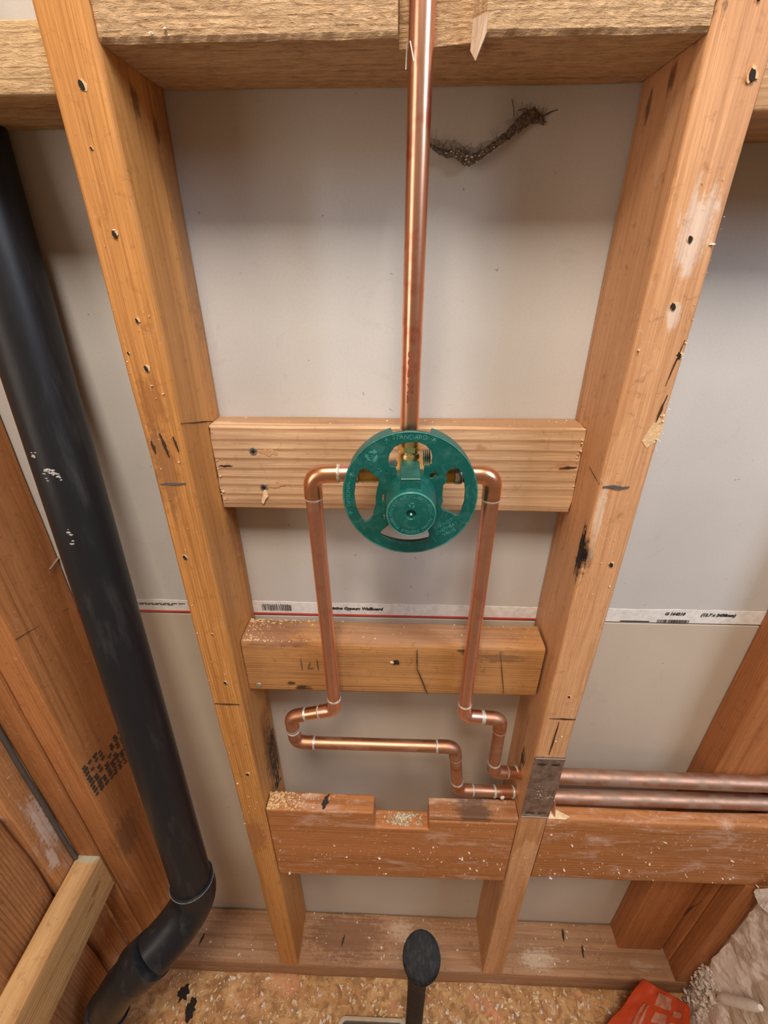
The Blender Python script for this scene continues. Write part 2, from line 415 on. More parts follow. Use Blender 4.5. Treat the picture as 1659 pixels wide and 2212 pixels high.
def bars(x0, x1, z0, z1, n, name='barcode'):
    bm = bmesh.new(); x = x0
    rnd = random.Random(n)
    while x < x1:
        wd = rnd.choice((.0004, .0007, .0007, .0012)); box_bm(bm, x, x + wd, yt - .0001, yt + .0003, z0, z1); x += wd + rnd.choice((.0005, .0008, .0011))
    return from_bm(name, bm, M_print, tape, P(wall))
bars(-.1725, -.1335, -.1795, -.1705, 3); bars(.339, .379, -.1862, -.1812, 5)
bm = bmesh.new()
for i in range(13): box_bm(bm, -.1705 + i * .0028, -.1705 + i * .0028 + random.uniform(.0006, .0017), yt - .0001, yt + .0003, -.1704, -.1704 + random.uniform(.0008, .0016))
from_bm('barcode_marks', bm, M_print, tape, P(wall))
bm = bmesh.new(); box_bm(bm, .2925, .329, yt - .0001, yt + .0003, -.1855, -.1840)
x = -.340
for row, z in enumerate((-.1718, -.1738)):
    x = -.345
    while x < -.279 - row * .012:
        wd = random.uniform(.006, .011); box_bm(bm, x, x + wd, yt - .0001, yt + .0003, z - .0005, z + .0005); x += wd + .0018
from_bm('printed_line', bm, M_print, tape, P(wall))

# subfloor
FZ = -1.075
k = NT('subfloor_osb'); co = k.coord()
vo = k.n('ShaderNodeTexVoronoi'); k.set(vo.inputs['Vector'], k.vmath('MULTIPLY', k.vmath('ADD', co, k.vmath('MULTIPLY', k.noise(co, 30, 3, col=True), (.03, .03, .03))), (1, 2.3, 1))); vo.inputs['Scale'].default_value = 26
sep = k.n('ShaderNodeSeparateColor'); k.set(sep.inputs[0], vo.outputs['Color'])
fl = k.mix(sep.outputs[0], (.44, .22, .08), (.58, .33, .135))
n1 = k.noise(co, 55, 6, .7, .8); n2 = k.noise(co, 11, 4, .6)
fl = k.mix(k.math('MULTIPLY', k.ramp(n1, [(.40, 1), (.52, 0)]), .7), fl, (.22, .10, .04))
fl = k.mix(k.math('MULTIPLY', k.ramp(n1, [(.58, 0), (.68, 1)]), .7), fl, (.78, .64, .48))
fl = k.mix(k.math('MULTIPLY', k.ramp(n2, [(.55, 0), (.68, 1)]), .55), fl, (.62, .24, .13))
k.bump(n1, .5, .002); M_floor = k.out(fl, .75)
nx, ny = 150, 60; vs = []; fs = []
for j in range(ny + 1):
    for i in range(nx + 1):
        x = -.80 + 1.8 * i / nx; y = -.45 + .56 * j / ny
        vs.append((x, y, FZ + .0035 * mnoise.noise(Vector((x * 28, y * 28, 1))) + .002 * mnoise.noise(Vector((x * 90, y * 90, 4)))))
for j in range(ny):
    for i in range(nx):
        a = j * (nx + 1) + i; fs.append((a, a + 1, a + nx + 2, a + nx + 1))
b0 = len(vs); vs += [(-.80, -.45, FZ - .02), (1.0, -.45, FZ - .02), (1.0, .11, FZ - .02), (-.80, .11, FZ - .02)]; fs.append((b0 + 3, b0 + 2, b0 + 1, b0))
floor = tag(from_py('floor', vs, fs, M_floor, None, (0, -.17, FZ)), 'stained strand-board subfloor littered with plaster crumbs', None, None, 'structure')
for (cx, cy, rx, ry) in ((-.414, -.034, .010, .011), (-.391, -.056, .009, .014)):
    mark('knot_hole', blob(cx, cy, rx, ry, 16, .45), 'z', FZ + .002, M_hole, floor, .0022)
crumbs('plaster_crumbs', 420, lambda: (random.uniform(-.45, .55), random.uniform(-.11, -.003), FZ + .002), .0012, .0042, M_plasterbit, floor)
crumbs('wood_crumbs', 520, lambda: (random.uniform(-.45, .55), random.uniform(-.11, -.001), FZ + .002), .0012, .0048, M_saw, floor, .4)

# ================================================================== FRAMING LUMBER
STUD = dict(light=(.62, .36, .155), dark=(.40, .175, .05), stain=(.30, .13, .045), ring=300)
# left stud
sl = board('wall_stud', (-.220, -.184, 0, DW, -1.0186, .66), 'z',
    dict(STUD, light=(.64, .305, .09), dark=(.42, .145, .03), pith=(.25, .012), stain_amt=.45, dust=.12,
         spots=(((-.205, -.001, .115), (.012, .02, .03), (.26, .10, .03), .6), ((-.207, 0, .055), (.013, .02, .05), (.22, .10, .045), .6),
                ((-.184, .075, .25), (.02, .018, .12), (.22, .13, .08), .5), ((-.184, .07, .0), (.02, .02, .10), (.20, .09, .04), .5),
                ((-.184, .035, .322), (.012, .006, .012), (.12, .05, .02), .8), ((-.184, .062, .312), (.012, .004, .010), (.10, .04, .02), .8),
                ((-.184, .06, -.44), (.02, .03, .09), (.06, .035, .02), .75), ((-.206, 0, -.55), (.02, .02, .05), (.30, .11, .05), .6))),
    'orange-brown wooden wall stud left of the green valve guard', 'stud', None, bev=.0035, nseg=60, wob=.0009)
sr = board('wall_stud', (.184, .2235, 0, DW, -1.0186, .66), 'z',
    dict(STUD, light=(.72, .395, .20), dark=(.49, .205, .07), pith=(.02, .30), ring=330, stain_amt=.25, dust=.2, ringmix=.8,
         spots=(((.184, .006, -.027), (.008, .010, .030), (.012, .007, .005), 1.0), ((.184, .034, -.392), (.01, .009, .022), (.02, .01, .006), .95),
                ((.184, .067, .323), (.012, .005, .012), (.13, .06, .03), .8), ((.184, .037, .330), (.012, .006, .010), (.12, .05, .025), .8),
                ((.184, .075, -.25), (.012, .006, .02), (.07, .035, .02), .8), ((.184, .012, .352), (.01, .012, .012), (.05, .03, .03), .9),
                ((.205, 0, .240), (.013, .02, .032), (.80, .70, .62), .6), ((.207, 0, .188), (.008, .02, .010), (.78, .68, .60), .6), ((.19, 0, .015), (.004, .01, .04), (.75, .62, .50), .6))),
    'pale orange wall stud right of the valve guard, carrying the steel nail plate', 'stud', None, bev=.003, nseg=60, wob=.0008)
def hole(par, x, z, r, rim=True):
    if rim: mark('torn_rim', blob(x + r * .25, z + r * .2, r * 1.2, r * 1.35, 13, .4), 'y', 0, M_rim, par, .0006)
    mark('nail_hole', blob(x, z, r * .75, r * 1.25, 12, .2, .4), 'y', 0, M_hole, par, .0010)
for x, z, r in ((-.2005, .3219, .0024), (-.2023, .2405, .0019), (-.2007, .183, .0013), (-.2025, .1465, .0019), (-.2142, .1588, .0010), (-.2093, -.0379, .0022), (-.1981, -.2163, .0019), (-.1969, -.3933, .0022), (-.204, .290, .0009), (-.200, -.14, .0008)):
    hole(sl, x, z, r)
for x, z, r in ((.215, .3218, .0026), (.2045, .2361, .0018), (.2052, .1933, .0022), (.2198, .1585, .0021), (.2128, -.0377, .0021), (.2067, -.2243, .0016), (.207, .355, .0008)):
    hole(sr, x, z, r)
def streak(p0, p1, w, n=8, j=.35):
    (x0, y0), (x1, y1) = p0, p1; d = math.hypot(x1 - x0, y1 - y0); nx_, ny_ = -(y1 - y0) / d, (x1 - x0) / d; a, b = [], []
    for i in range(n + 1):
        t = i / n; ww = w * (.15 + .85 * math.sin(math.pi * min(max(t, .04), .96))) * random.uniform(1 - j, 1 + j) / 2; o = random.uniform(-w, w) * j * .6
        a.append((x0 + (x1 - x0) * t + nx_ * (ww + o), y0 + (y1 - y0) * t + ny_ * (ww + o))); b.append((x0 + (x1 - x0) * t + nx_ * (o - ww), y0 + (y1 - y0) * t + ny_ * (o - ww)))
    return a + b[::-1]
mark('crack', streak((.001, .1005), (.088, .0765), .0010), 'x', -.184, M_crack, sl, .0006)
mark('pencil_mark', streak((-.2155, .0432), (-.1915, .0442), .0026), 'y', 0, M_pencil, sl, .0008)
mark('crack', streak((-.2045, .092), (-.2010, .070), .0022), 'y', 0, M_crack, sl, .0009)
mark('crack', streak((-.2140, .085), (-.2125, .073), .0020), 'y', 0, M_crack, sl, .0009)
mark('crack', streak((-.1935, .089), (-.1915, .075), .0012), 'y', 0, M_crack, sl, .0009)
mark('pencil_mark', streak((-.2175, -.253), (-.187, -.2535), .0011), 'y', 0, M_crack, sl, .0008)
mark('pencil_mark', streak((.1865, .0462), (.2095, .0455), .0030), 'y', 0, M_pencil, sr, .0008)
mark('crack', streak((.0015, .0475), (.03, .053), .0009), 'x', .184, M_crack, sr, -.0006)
mark('crack', streak((.221, .170), (.2160, .135), .0008), 'y', 0, M_crack, sr, .0008)
mark('crack', streak((.2195, .128), (.2165, .105), .0016), 'y', 0, M_crack, sr, .0008)
mark('pencil_mark', streak((.1905, -.2625), (.222, -.2632), .0016), 'y', 0, M_crack, sr, .0008)
mark('crack', streak((.203, -.268), (.2015, -.332), .0014), 'y', 0, M_crack, sr, .0008)
# torn sliver patch on the right edge of the right stud
mark('torn_patch', [(.2095, .089), (.214, .103), (.2195, .110), (.2232, .112), (.2236, .098), (.2215, .089), (.215, .083)], 'y', 0, M_rim, sr, .0005)
crumbs('torn_slivers', 45, lambda: (random.uniform(.2195, .2245), random.uniform(-.002, .001), random.choice((random.uniform(.08, .115), random.uniform(.06, .25)))), .0003, .0013, M_torn, sr, .5)
crumbs('plaster_specks', 40, lambda: (random.uniform(-.219, -.190), -.0006, random.uniform(-.62, .28)), .0004, .0012, M_plasterbit, sl, .5)
crumbs('plaster_specks', 34, lambda: (random.uniform(.187, .221), -.0006, random.uniform(-.66, .30)), .0004, .0013, M_plasterbit, sr, .5)
# ink stamp on the side of the left stud
def stamp(par, plane_x, y0, y1, z0, z1, rows, cols, out, slant=0.0, skx=0.0):
    bm = bmesh.new()
    for r_ in range(rows):
        for c_ in range(cols):
            if random.random() < .25: continue
            ya = y0 + (y1 - y0) * (c_ + random.uniform(.05, .2)) / cols; yb = y0 + (y1 - y0) * (c_ + random.uniform(.6, .95)) / cols
            za = z0 + (z1 - z0) * (r_ + .15) / rows + slant * c_; zb = z0 + (z1 - z0) * (r_ + random.uniform(.5, .85)) / rows + slant * c_
            px = plane_x + skx * (ya + yb) / 2; box_bm(bm, px - .0008, px + .0008, ya, yb, za, zb)
    return from_bm('ink_stamp', bm, M_ink, par, P(par))
stamp(sl, -.184, .050, .080, -.53, -.40, 16, 4, 1)

# header block with the notch for the riser
hd_loc = (0, .045, .3417)
wk = dict(axis='x', light=(.60, .40, .22), dark=(.36, .19, .075), sawn=1.0, seed=3.7, ring=260, pith=(.02, .2), bump=.9, stain_amt=.2, rough=.75,
          spots=(((.05, .02, .341), (.02, .012, .01), (.22, .09, .03), .7),))
plan = []
def run(a, b, n):
    for i in range(n): plan.append((a[0] + (b[0] - a[0]) * i / n, a[1] + (b[1] - a[1]) * i / n))
run((-.1835, .001), (0, .0), 70); run((0, 0), (.0008, .0185), 6); run((.0008, .0185), (.0455, .0105), 16); run((.0455, .0105), (.0525, 0), 5); run((.0525, 0), (.1835, .001), 50)
run((.1835, .001), (.1835, .0885), 6); run((.1835, .0885), (-.1835, .0885), 30); run((-.1835, .0885), (-.1835, .001), 6)
bm = bmesh.new(); rows = []; nz = 14; zt0, zt1 = .3417, .3800
for i in range(nz + 1):
    z = zt0 + (zt1 - zt0) * i / nz; row = []
    for (x, y) in plan:
        front = y < .002
        j = (mnoise.noise(Vector((x * 260, 3, z * 420))) * .0007 + mnoise.noise(Vector((x * 90, 9, z * 140))) * .0006) if front else 0
        dz = mnoise.noise(Vector((x * 40, y * 40, 5))) * .0006 if i == 0 else 0
        row.append(bm.verts.new((x, y + j + (.0018 if front and i in (0, nz) else 0), z + dz)))
    rows.append(row)
for i in range(nz):
    for j in range(len(plan)): bm.faces.new((rows[i][j], rows[i][(j + 1) % len(plan)], rows[i + 1][(j + 1) % len(plan)], rows[i + 1][j]))
bm.faces.new(rows[0][::-1]); bm.faces.new(rows[-1])
header = tag(from_bm('header_block', bm, wood('header_wood', loc=hd_loc, **wk), None, hd_loc), 'rough-sawn wooden block at the top, notched for the tall copper riser', 'blocking')
M_cut = wood('fresh_cut_wood', axis='z', light=(.70, .56, .42), dark=(.50, .34, .22), seed=8.1, ring=500)
from_py('splinter', [(.0455, .0095, .352), (.0528, -.0006, .352), (.0527, -.0006, .3425), (.0475, .0002, .3306), (.0450, .0098, .338),
                     (.0465, .0110, .352), (.0540, .0010, .352), (.0537, .0008, .3435), (.0480, .0014, .3310), (.0462, .0112, .339)],
        [(0, 1, 2, 3, 4), (9, 8, 7, 6, 5), (1, 6, 7, 2), (2, 7, 8, 3), (3, 8, 9, 4), (4, 9, 5, 0), (0, 5, 6, 1)], M_cut, header, P(header))
crumbs('plaster_specks', 8, lambda: random.choice(((-.150, -.0005, .3455), (-.139, -.0005, .344), (-.141, -.0005, .347))), .0006, .0016, M_white, header, .6)

board('blocking', (-.4195, -.2205, .003, DW - .0005, .3180, .3545), 'x', dict(light=(.66, .45, .235), dark=(.40, .22, .085), sawn=.8, bump=.8, rough=.75, pith=(.02, .2)),
      'pale rough wooden block at top left, between the black pipe and the left stud', 'blocking', nseg=40, wob=.0008)
board('blocking', (.2240, .4675, .003, DW - .0005, .3050, .3430), 'x', dict(light=(.60, .37, .19), dark=(.40, .19, .07), pith=(.02, .2)),
      'wooden block at the top right corner, behind the right stud', 'blocking', nseg=30)

# pale block behind the valve
b1 = board('blocking', (-.1832, .1832, .0535, DW - .0005, -.0095, .0815), 'x',
    dict(light=(.70, .47, .28), dark=(.36, .18, .08), ring=105, grime=.3, pith=(-.02, .09), wobble=.004, stain=(.55, .27, .14), stain_amt=.25, rough=.65, ringmix=.85,
         spots=(((-.060, .07, .0815), (.014, .006, .01), (.34, .19, .13), .7), ((.085, .0535, .061), (.007, .01, .006), (.45, .22, .10), .7), ((.168, .0535, .042), (.007, .01, .006), (.45, .22, .10), .7))),
    'pale wooden block directly behind the green valve guard', 'blocking', nseg=50, wob=.0007, endj=.0018)
for x, z in ((-.1425, .0558), (-.1367, .0158)):
    lathe('screw_head', [(0, -.0002), (.0008, -.0002), (.0010, .0006), (.0036, .0010), (.0040, .0004), (.0040, -.002)], (x, .0535, z), (0, -1, 0), M_screw, b1, 18)
    bm = bmesh.new(); box_bm(bm, x - .0022, x + .0022, .0520, .0527, z - .0005, z + .0005); box_bm(bm, x - .0005, x + .0005, .0520, .0527, z - .0022, z + .0022); from_bm('screw_recess', bm, M_hole, b1, P(b1))
mark('gouge', streak((-.138, .0565), (-.118, .0535), .0075), 'y', .0535, plain('gouged_wood', (.50, .29, .14), .8, 0, .25, 500), b1, .0005)
mark('gouge', streak((-.133, .0168), (-.114, .0205), .0065), 'y', .0535, bpy.data.materials['gouged_wood'], b1, .0005)
mark('wood_curl', [(-.137, .013), (-.134, .0125), (-.133, .006), (-.136, .003), (-.139, -.003), (-.141, -.001), (-.139, .006)], 'y', .0535, M_torn, b1, .002)
mark('pencil_mark', streak((-.181, .0395), (-.166, .0398), .0024), 'y', .0535, M_crack, b1, .0006)
mark('pencil_mark', streak((.165, .0405), (.182, .0425), .0022), 'y', .0535, M_crack, b1, .0006)
crumbs('end_slivers', 60, lambda: (random.choice((-.1815, .1815)) + random.uniform(-.0015, .0015), random.uniform(.052, .056), random.uniform(-.009, .078)), .0005, .0016, M_torn, b1, .5)
crumbs('sawdust', 60, lambda: (random.uniform(-.18, .18), random.uniform(.06, .086), .0815), .0004, .0012, M_saw, b1, .5)

# weathered block behind the two copper drops
b2 = board('blocking', (-.1832, .1800, .0285, .0700, -.2620, -.1775), 'x',
    dict(light=(.55, .275, .10), dark=(.31, .13, .04), ring=240, pith=(.02, .10), stain=(.16, .075, .03), stain_amt=.5, rough=.7,
         spots=(((-.115, .03, -.255), (.013, .02, .006), (.03, .015, .01), .9), ((-.12, .03, -.181), (.025, .012, .005), (.17, .06, .05), .7),
                ((.088, .03, -.185), (.012, .02, .008), (.03, .02, .012), .85), ((.13, .03, -.195), (.03, .02, .010), (.14, .07, .035), .6),
                ((-.15, .05, -.178), (.05, .05, .012), (.24, .12, .085), .7), ((.03, .05, -.1775), (.16, .03, .004), (.34, .20, .14), .6),
                ((-.128, .03, -.247), (.006, .01, .004), (.05, .02, .01), .9))),
    'weathered brown block with sawdust on top, behind the two copper drop pipes', 'blocking', nseg=50, wob=.0016, bev=.005, skew=(0, 0))
lathe('nail_head', [(0, .0009), (.0030, .0009), (.0034, .0003), (.0034, -.001)], (-.1705, .0285, -.2510), (0, -1, 0), plain('dull_nail', (.42, .45, .36), .5, .6), b2, 16)
mark('crack', streak((.029, -.1845), (.030, -.215), .0013), 'y', .0285, M_crack, b2, .0009); mark('crack', streak((.030, -.215), (.045, -.2610), .0010), 'y', .0285, M_crack, b2, .0009)
mark('crack', streak((.128, -.186), (.140, -.255), .0007), 'y', .0285, M_crack, b2, .0012)
mark('nail_hole', blob(.0045, -.2055, .0035, .003, 12, .4), 'y', .0285, M_hole, b2, .0012); mark('torn_rim', blob(.0015, -.2065, .0045, .0015, 10, .4), 'y', .0285, M_torn, b2, .0009)
for pl in (((-.1125, -.202), (-.1120, -.222)), ((-.101, -.208), (-.105, -.219)), ((-.105, -.219), (-.098, -.2185)), ((-.093, -.203), (-.092, -.222)), ((-.0835, -.204), (-.083, -.220))):
    mark('pencil_mark', streak(*pl, .0011, 6, .2), 'y', .0285, M_pencil, b2, .0014)
crumbs('sawdust', 520, lambda: (-.1825 + abs(random.gauss(0, .038)), random.uniform(.030, .069), -.178), .0005, .0017, M_saw, b2, .6)
crumbs('plaster_specks', 60, lambda: (random.uniform(-.18, .178), random.uniform(.032, .069), -.1778), .0005, .0014, M_plasterbit, b2, .5)

# low blocks: notched one in the valve bay, long one in the right bay
LOW = dict(light=(.49, .195, .065), dark=(.33, .115, .035), ring=150, pith=(.03, .14), stain=(.24, .085, .03), stain_amt=.4, dust=.85, dust_col=(.68, .47, .37), rough=.5)
lb_loc = (0, .014, -.66)
low = tag(empty('blocking', lb_loc), 'wide reddish-brown block with a notch, low between the two studs', 'blocking')
m_low = wood('low_block_wood', axis='x', seed=5.5, loc=lb_loc, **LOW)
def piece(name, prof, mat, par, nseg=40):
    """prof: XZ outline extruded in Y, subdivided and slightly rounded"""
    bm = bmesh.new(); f = bm.faces.new([bm.verts.new((x, 0.0005, z)) for x, z in prof])
    r = bmesh.ops.extrude_face_region(bm, geom=[f]); bmesh.ops.translate(bm, verts=[v for v in r['geom'] if isinstance(v, bmesh.types.BMVert)], vec=(0, .0275, 0))
    bmesh.ops.bevel(bm, geom=list(bm.edges), offset=.0025, segments=3, affect='EDGES', profile=.5)
    o = from_bm(name, bm, mat, par, P(par)); return o
piece('block_body', [(-.1832, -.6610), (.1832, -.6560), (.1832, -.4925), (.0552, -.4935), (.0552, -.5155), (-.0235, -.5160), (-.0252, -.4785), (-.1832, -.4785)], m_low, low)
m_strip = wood('low_strip_wood', axis='x', seed=9.5, loc=lb_loc, **dict(LOW, light=(.45, .22, .10), spots=(((.12, .01, -.481), (.03, .03, .01), (.05, .04, .035), .7),)))
bm = board_bm(.0555, .1830, .0008, .0285, -.4915, -.4805, 'x', bev=.002, nseg=20, wob=.0008, seed=4); o = from_bm('split_strip', bm, m_strip, low, lb_loc); o['label'] = 'loose strip split from the block top, right of the notch'
mark('ink_smear', streak((-.100, .004), (-.094, .026), .0075), 'z', -.4785, plain('black_smear', (.02, .02, .018), .6), low, .0008)
crumbs('sawdust', 300, lambda: (-.182 + abs(random.gauss(0, .03)), random.uniform(.002, .027), -.4785), .0006, .0022, M_saw, low, .6)
crumbs('notch_debris', 150, lambda: (random.gauss(.018, .016), random.uniform(.006, .024), -.5155), .0007, .0028, plain('grey_debris', (.52, .46, .32), .9, 0, .4, 300), low, .7)
crumbs('plaster_specks', 60, lambda: (random.uniform(-.18, .18), -.0002, random.choice((random.uniform(-.655, -.56), random.uniform(-.61, -.57)))), .0005, .0020, M_plasterbit, low, .5)
rb = board('blocking', (.2240, .660, .0005, .0228, -.6430, -.4800), 'x', dict(LOW, seed=2.2, stain_amt=.3, light=(.50, .205, .07)),
    'long reddish-brown plaster-splashed block under the two copper pipes', 'blocking', nseg=40, bev=.006, wob=.0014)
crumbs('plaster_specks', 60, lambda: (random.uniform(.226, .60), -.0006, random.choice((random.uniform(-.64, -.50), random.uniform(-.635, -.60)))), .0006, .0022, M_plasterbit, rb, .5)

# bottom plate
pl = board('bottom_plate', (-.60, .72, .0, DW - .0005, FZ, -1.0186), 'x',
    dict(light=(.44, .245, .13), dark=(.29, .135, .06), ring=120, pith=(.05, .05), stain=(.19, .095, .05), stain_amt=.6, dust=.55, dust_col=(.50, .40, .31), rough=.7,
         spots=(((.02, .06, -1.0186), (.03, .022, .02), (.55, .37, .24), .8), ((-.09, .05, -1.0186), (.10, .05, .02), (.17, .075, .035), .7),
                ((.07, .03, -1.0186), (.03, .03, .02), (.58, .50, .36), .8), ((.30, .025, -1.0186), (.04, .02, .02), (.60, .46, .33), .7))),
    'dusty wooden bottom plate lying on the subfloor under the studs', 'sill plate', nseg=60, bev=.006, wob=.002)
crumbs('plaster_specks', 160, lambda: (random.uniform(-.42, .46), random.uniform(.004, .086), -1.0178), .0006, .0026, M_plasterbit, pl, .6)
for x, y in ((-.395, .022), (-.405, .05), (.392, .030), (-.10, .03), (.36, .055)):
    mark('gouge', streak((x, y), (x + .004, y + .02), .004), 'z', -1.0186, M_crack, pl, .0016)

# left corner
COR = dict(light=(.50, .205, .07), dark=(.31, .105, .03), stain=(.22, .085, .03), stain_amt=.4, dust=.22, dust_col=(.64, .44, .34))
ca = board('corner_stud', (-.4715, -.4330, 0, DW - .0005, -1.0186, .66), 'z', dict(COR, pith=(.25, .02), seed=11., spots=(((-.43, .02, -.60), (.03, .03, .05), (.16, .075, .04), .6),)),
    'reddish corner stud with an ink stamp, just left of the black drain pipe', 'stud', nseg=50, bev=.004, wob=.0012, skew=(.012, 0))
stamp(ca, -.4330, .002, .088, -.465, -.395, 9, 9, 1, -.0020, .012 / .089)
tube('pencil_mark', [(-.4326 + .0098 * i / 8, .002 + .073 * i / 8, -.157 - .015 * i / 8) for i in range(9)], .0004, M_crack, ca, 6)
cb = board('corner_stud', (-.5110, -.4735, -.0012, DW - .0005, -1.0186, .66), 'z', dict(COR, pith=(.03, .2), seed=13., dust=.3), 'corner stud at far left, between the stamped corner stud and the grey cable', 'stud', nseg=50, bev=.003, wob=.001)
cc = board('corner_stud', (-.5600, -.5120, -.0440, -.0025, -1.070, .66), 'z', dict(COR, light=(.56, .26, .10), pith=(.02, .15), seed=15., dust=.8, spots=(((-.512, -.018, -.50), (.02, .014, .07), (.80, .64, .54), .75), ((-.512, -.03, -.57), (.02, .010, .03), (.80, .66, .56), .7))), 'plaster-smeared side-wall stud left of the grey cable', 'stud', nseg=50, bev=.004, wob=.0015)
cd = board('cripple_stud', (-.5600, -.5200, -.1500, -.0455, -1.070, -.4350), 'z', dict(COR, light=(.56, .275, .115), pith=(.01, .06), seed=17., ring=200, dust=.1), 'short side-wall board with curved grain at the lower left edge', 'stud', nseg=40, bev=.010, wob=.003)
tube('cable', [(-.5082, -.0062 - .0006 * math.sin(i * 1.3), .50 - i * .035) for i in range(35)], .0034, plain('grey_cable', (.085, .07, .06), .55), None, 10, (-.5082, -.006, -.69))
tag(bpy.data.objects['cable'], 'thin dark grey cable running up the left corner studs', 'cable')
rail = board('ledger_board', (-.5095, -.4720, -.3400, -.0015, -.7110, -.6235), 'y', dict(light=(.68, .42, .19), dark=(.45, .22, .075), pith=(.02, .12), ring=150, stain_amt=.3, seed=19.,
    spots=(((-.49, -.004, -.624), (.03, .010, .012), (.40, .46, .36), .75), ((-.472, -.03, -.66), (.01, .012, .006), (.24, .09, .03), .7), ((-.472, -.05, -.672), (.01, .018, .004), (.22, .09, .03), .7))),
    'light-toned ledger board running toward the viewer at lower left, green-stained end', 'ledger', nseg=40, bev=.002)
for i, (p, s) in enumerate((((-.5155, -.022, -.640), .010), ((-.5150, -.006, -.6235), .0045))):
    bm = bmesh.new(); bmesh.ops.create_icosphere(bm, subdivisions=2, radius=1)
    for v in bm.verts: v.co = Vector((v.co.x * s * .45, v.co.y * s * 1.1, v.co.z * s * 1.2)) * (1 + .35 * mnoise.noise(v.co * 2.3 + Vector((i * 7, 0, 0)))) + Vector(p)
    o = from_bm('plaster_chunk', bm, M_white, None, (p[0], p[1], p[2] - s)); tag(o, ('larger' if i == 0 else 'tiny') + ' white plaster chunk wedged beside the ledger board', 'plaster')
nail = lathe('nail', [(0, 0), (.0007, .002), (.0011, .006), (.0012, .024), (.0012, .026)], (-.4190, .0665, -.1045), (-.0025, .02, .002), plain('steel_nail', (.62, .60, .58), .35, .9), None, 10)
tag(nail, 'bare steel nail point sticking out behind the black pipe', 'nail')

# right corner
ra = board('corner_stud', (.4680, .5570, .0475, DW - .0005, -1.0186, .66), 'z', dict(COR, light=(.46, .175, .058), dark=(.32, .105, .033), dust=.05, pith=(.05, .3), seed=21.), 'reddish stud set flat against the drywall at right', 'stud', nseg=50, bev=.003)
rc = board('corner_stud', (.5600, .6000, .0300, DW - .0005, -1.0186, .66), 'z', dict(COR, light=(.45, .175, .06), dust=.05, pith=(.03, .02), ring=130, wobble=.012, seed=23.), 'corner stud with swirling grain at lower right, beside the broken plaster', 'stud', nseg=50, bev=.003)
for i in range(3): mark('knot_ring', streak((.040 + .006 * i, -.79 - .03 * i), (.062, -.95 + .02 * i), .0022), 'x', .5600, plain('knot_ring_brown', (.16, .055, .02), .7) if i == 0 else bpy.data.materials['knot_ring_brown'], rc, -.0006)
rf = board('corner_stud', (.5605, .6000, .0005, .0295, -1.0186, -.6450), 'z', dict(COR, light=(.47, .185, .065), dust=.05, pith=(.02, .04), ring=150, wobble=.01, seed=25.), 'short stud piece under the plaster-splashed block at right', 'stud', nseg=30, bev=.003)

# broken plaster of the right side wall
k = NT('broken_plaster'); co = k.coord(); n1 = k.noise(co, 18, 5, .6, .5); n2 = k.noise(co, 160, 4, .7)
c = k.mix(k.ramp(n1, [(.47, 0), (.53, 1)]), (.88, .82, .78), (.60, .50, .41)); c = k.mix(k.math('MULTIPLY', k.ramp(n2, [(.35, 1), (.55, 0)]), .25), c, (.42, .33, .27))
k.bump(n2, .6, .002); M_bplas = k.out(c, .9)
vs = []; fs = []; ny_, nz_ = 36, 44
for j in range(nz_ + 1):
    for i in range(ny_ + 1):
        t = i / ny_; s = j / nz_
        ztop = -.600 + .02 * mnoise.noise(Vector((t * 9, 2, 2)))
        z = -1.072 + (ztop + 1.072) * s
        yl = -.0065 - .009 * abs(mnoise.noise(Vector((s * 17, 1, 5)))) - .010 * max(0, .25 - s) * 4 * (1 + mnoise.noise(Vector((s * 30, 7, 1))))
        y = yl - t * (.34 + yl)
        x = .585 + .004 * mnoise.noise(Vector((y * 30, z * 30, 0))) + .0025 * mnoise.noise(Vector((y * 110, z * 110, 3)))
        vs.append((x, y, z))
nv = len(vs)
for v in list(vs): vs.append((.604, v[1], v[2]))
W_ = ny_ + 1
for j in range(nz_):
    for i in range(ny_):
        a = j * W_ + i; fs.append((a, a + 1, a + W_ + 1, a + W_)); fs.append((nv + a + W_, nv + a + W_ + 1, nv + a + 1, nv + a))
for j in range(nz_):
    a = j * W_; fs.append((a, a + W_, nv + a + W_, nv + a)); b = a + ny_; fs.append((b + W_, b, nv + b, nv + b + W_))
for i in range(ny_):
    fs.append((i + 1, i, nv + i, nv + i + 1)); b = nz_ * W_ + i; fs.append((b, b + 1, nv + b + 1, nv + b))
wr = tag(from_py('wall_right', vs, fs, M_bplas, None, (.585, -.17, -1.072)), 'broken crumbling plaster edge of the side wall', None, None, 'structure')
# torn white paper flap on top of it
vs = []; fs = []
for j in range(9):
    for i in range(13):
        yy = -.003 - i * .0055; zt = -.641 + min(.085, i * .0150) + .003 * mnoise.noise(Vector((i * .8, 2, 0))); zb = -.662 + .0030 * i + .005 * mnoise.noise(Vector((i * 1.3, 5, 0)))
        vs.append((.575 - .003 * math.sin(i * .9 + j * .6), yy - .002 * mnoise.noise(Vector((j * 1.1, i * .2, 3))), zt + (zb - zt) * j / 8))
for j in range(8):
    for i in range(12): a = j * 13 + i; fs.append((a, a + 1, a + 14, a + 13))
fl_ = from_py('torn_paper', vs, fs, plain('white_paper', (.86, .85, .84), .8, 0, .04), wr, P(wr)); sm = fl_.modifiers.new('thickness', 'SOLIDIFY'); sm.thickness = .0008
crumbs('plaster_lumps', 260, lambda: (random.uniform(.575, .586), random.uniform(-.05, -.004), random.choice((random.uniform(-1.06, -.90), random.uniform(-.98, -.93)))), .0012, .0055, plain('crumbly_plaster', (.62, .54, .47), .95, 0, .3, 200), wr, 1.0)
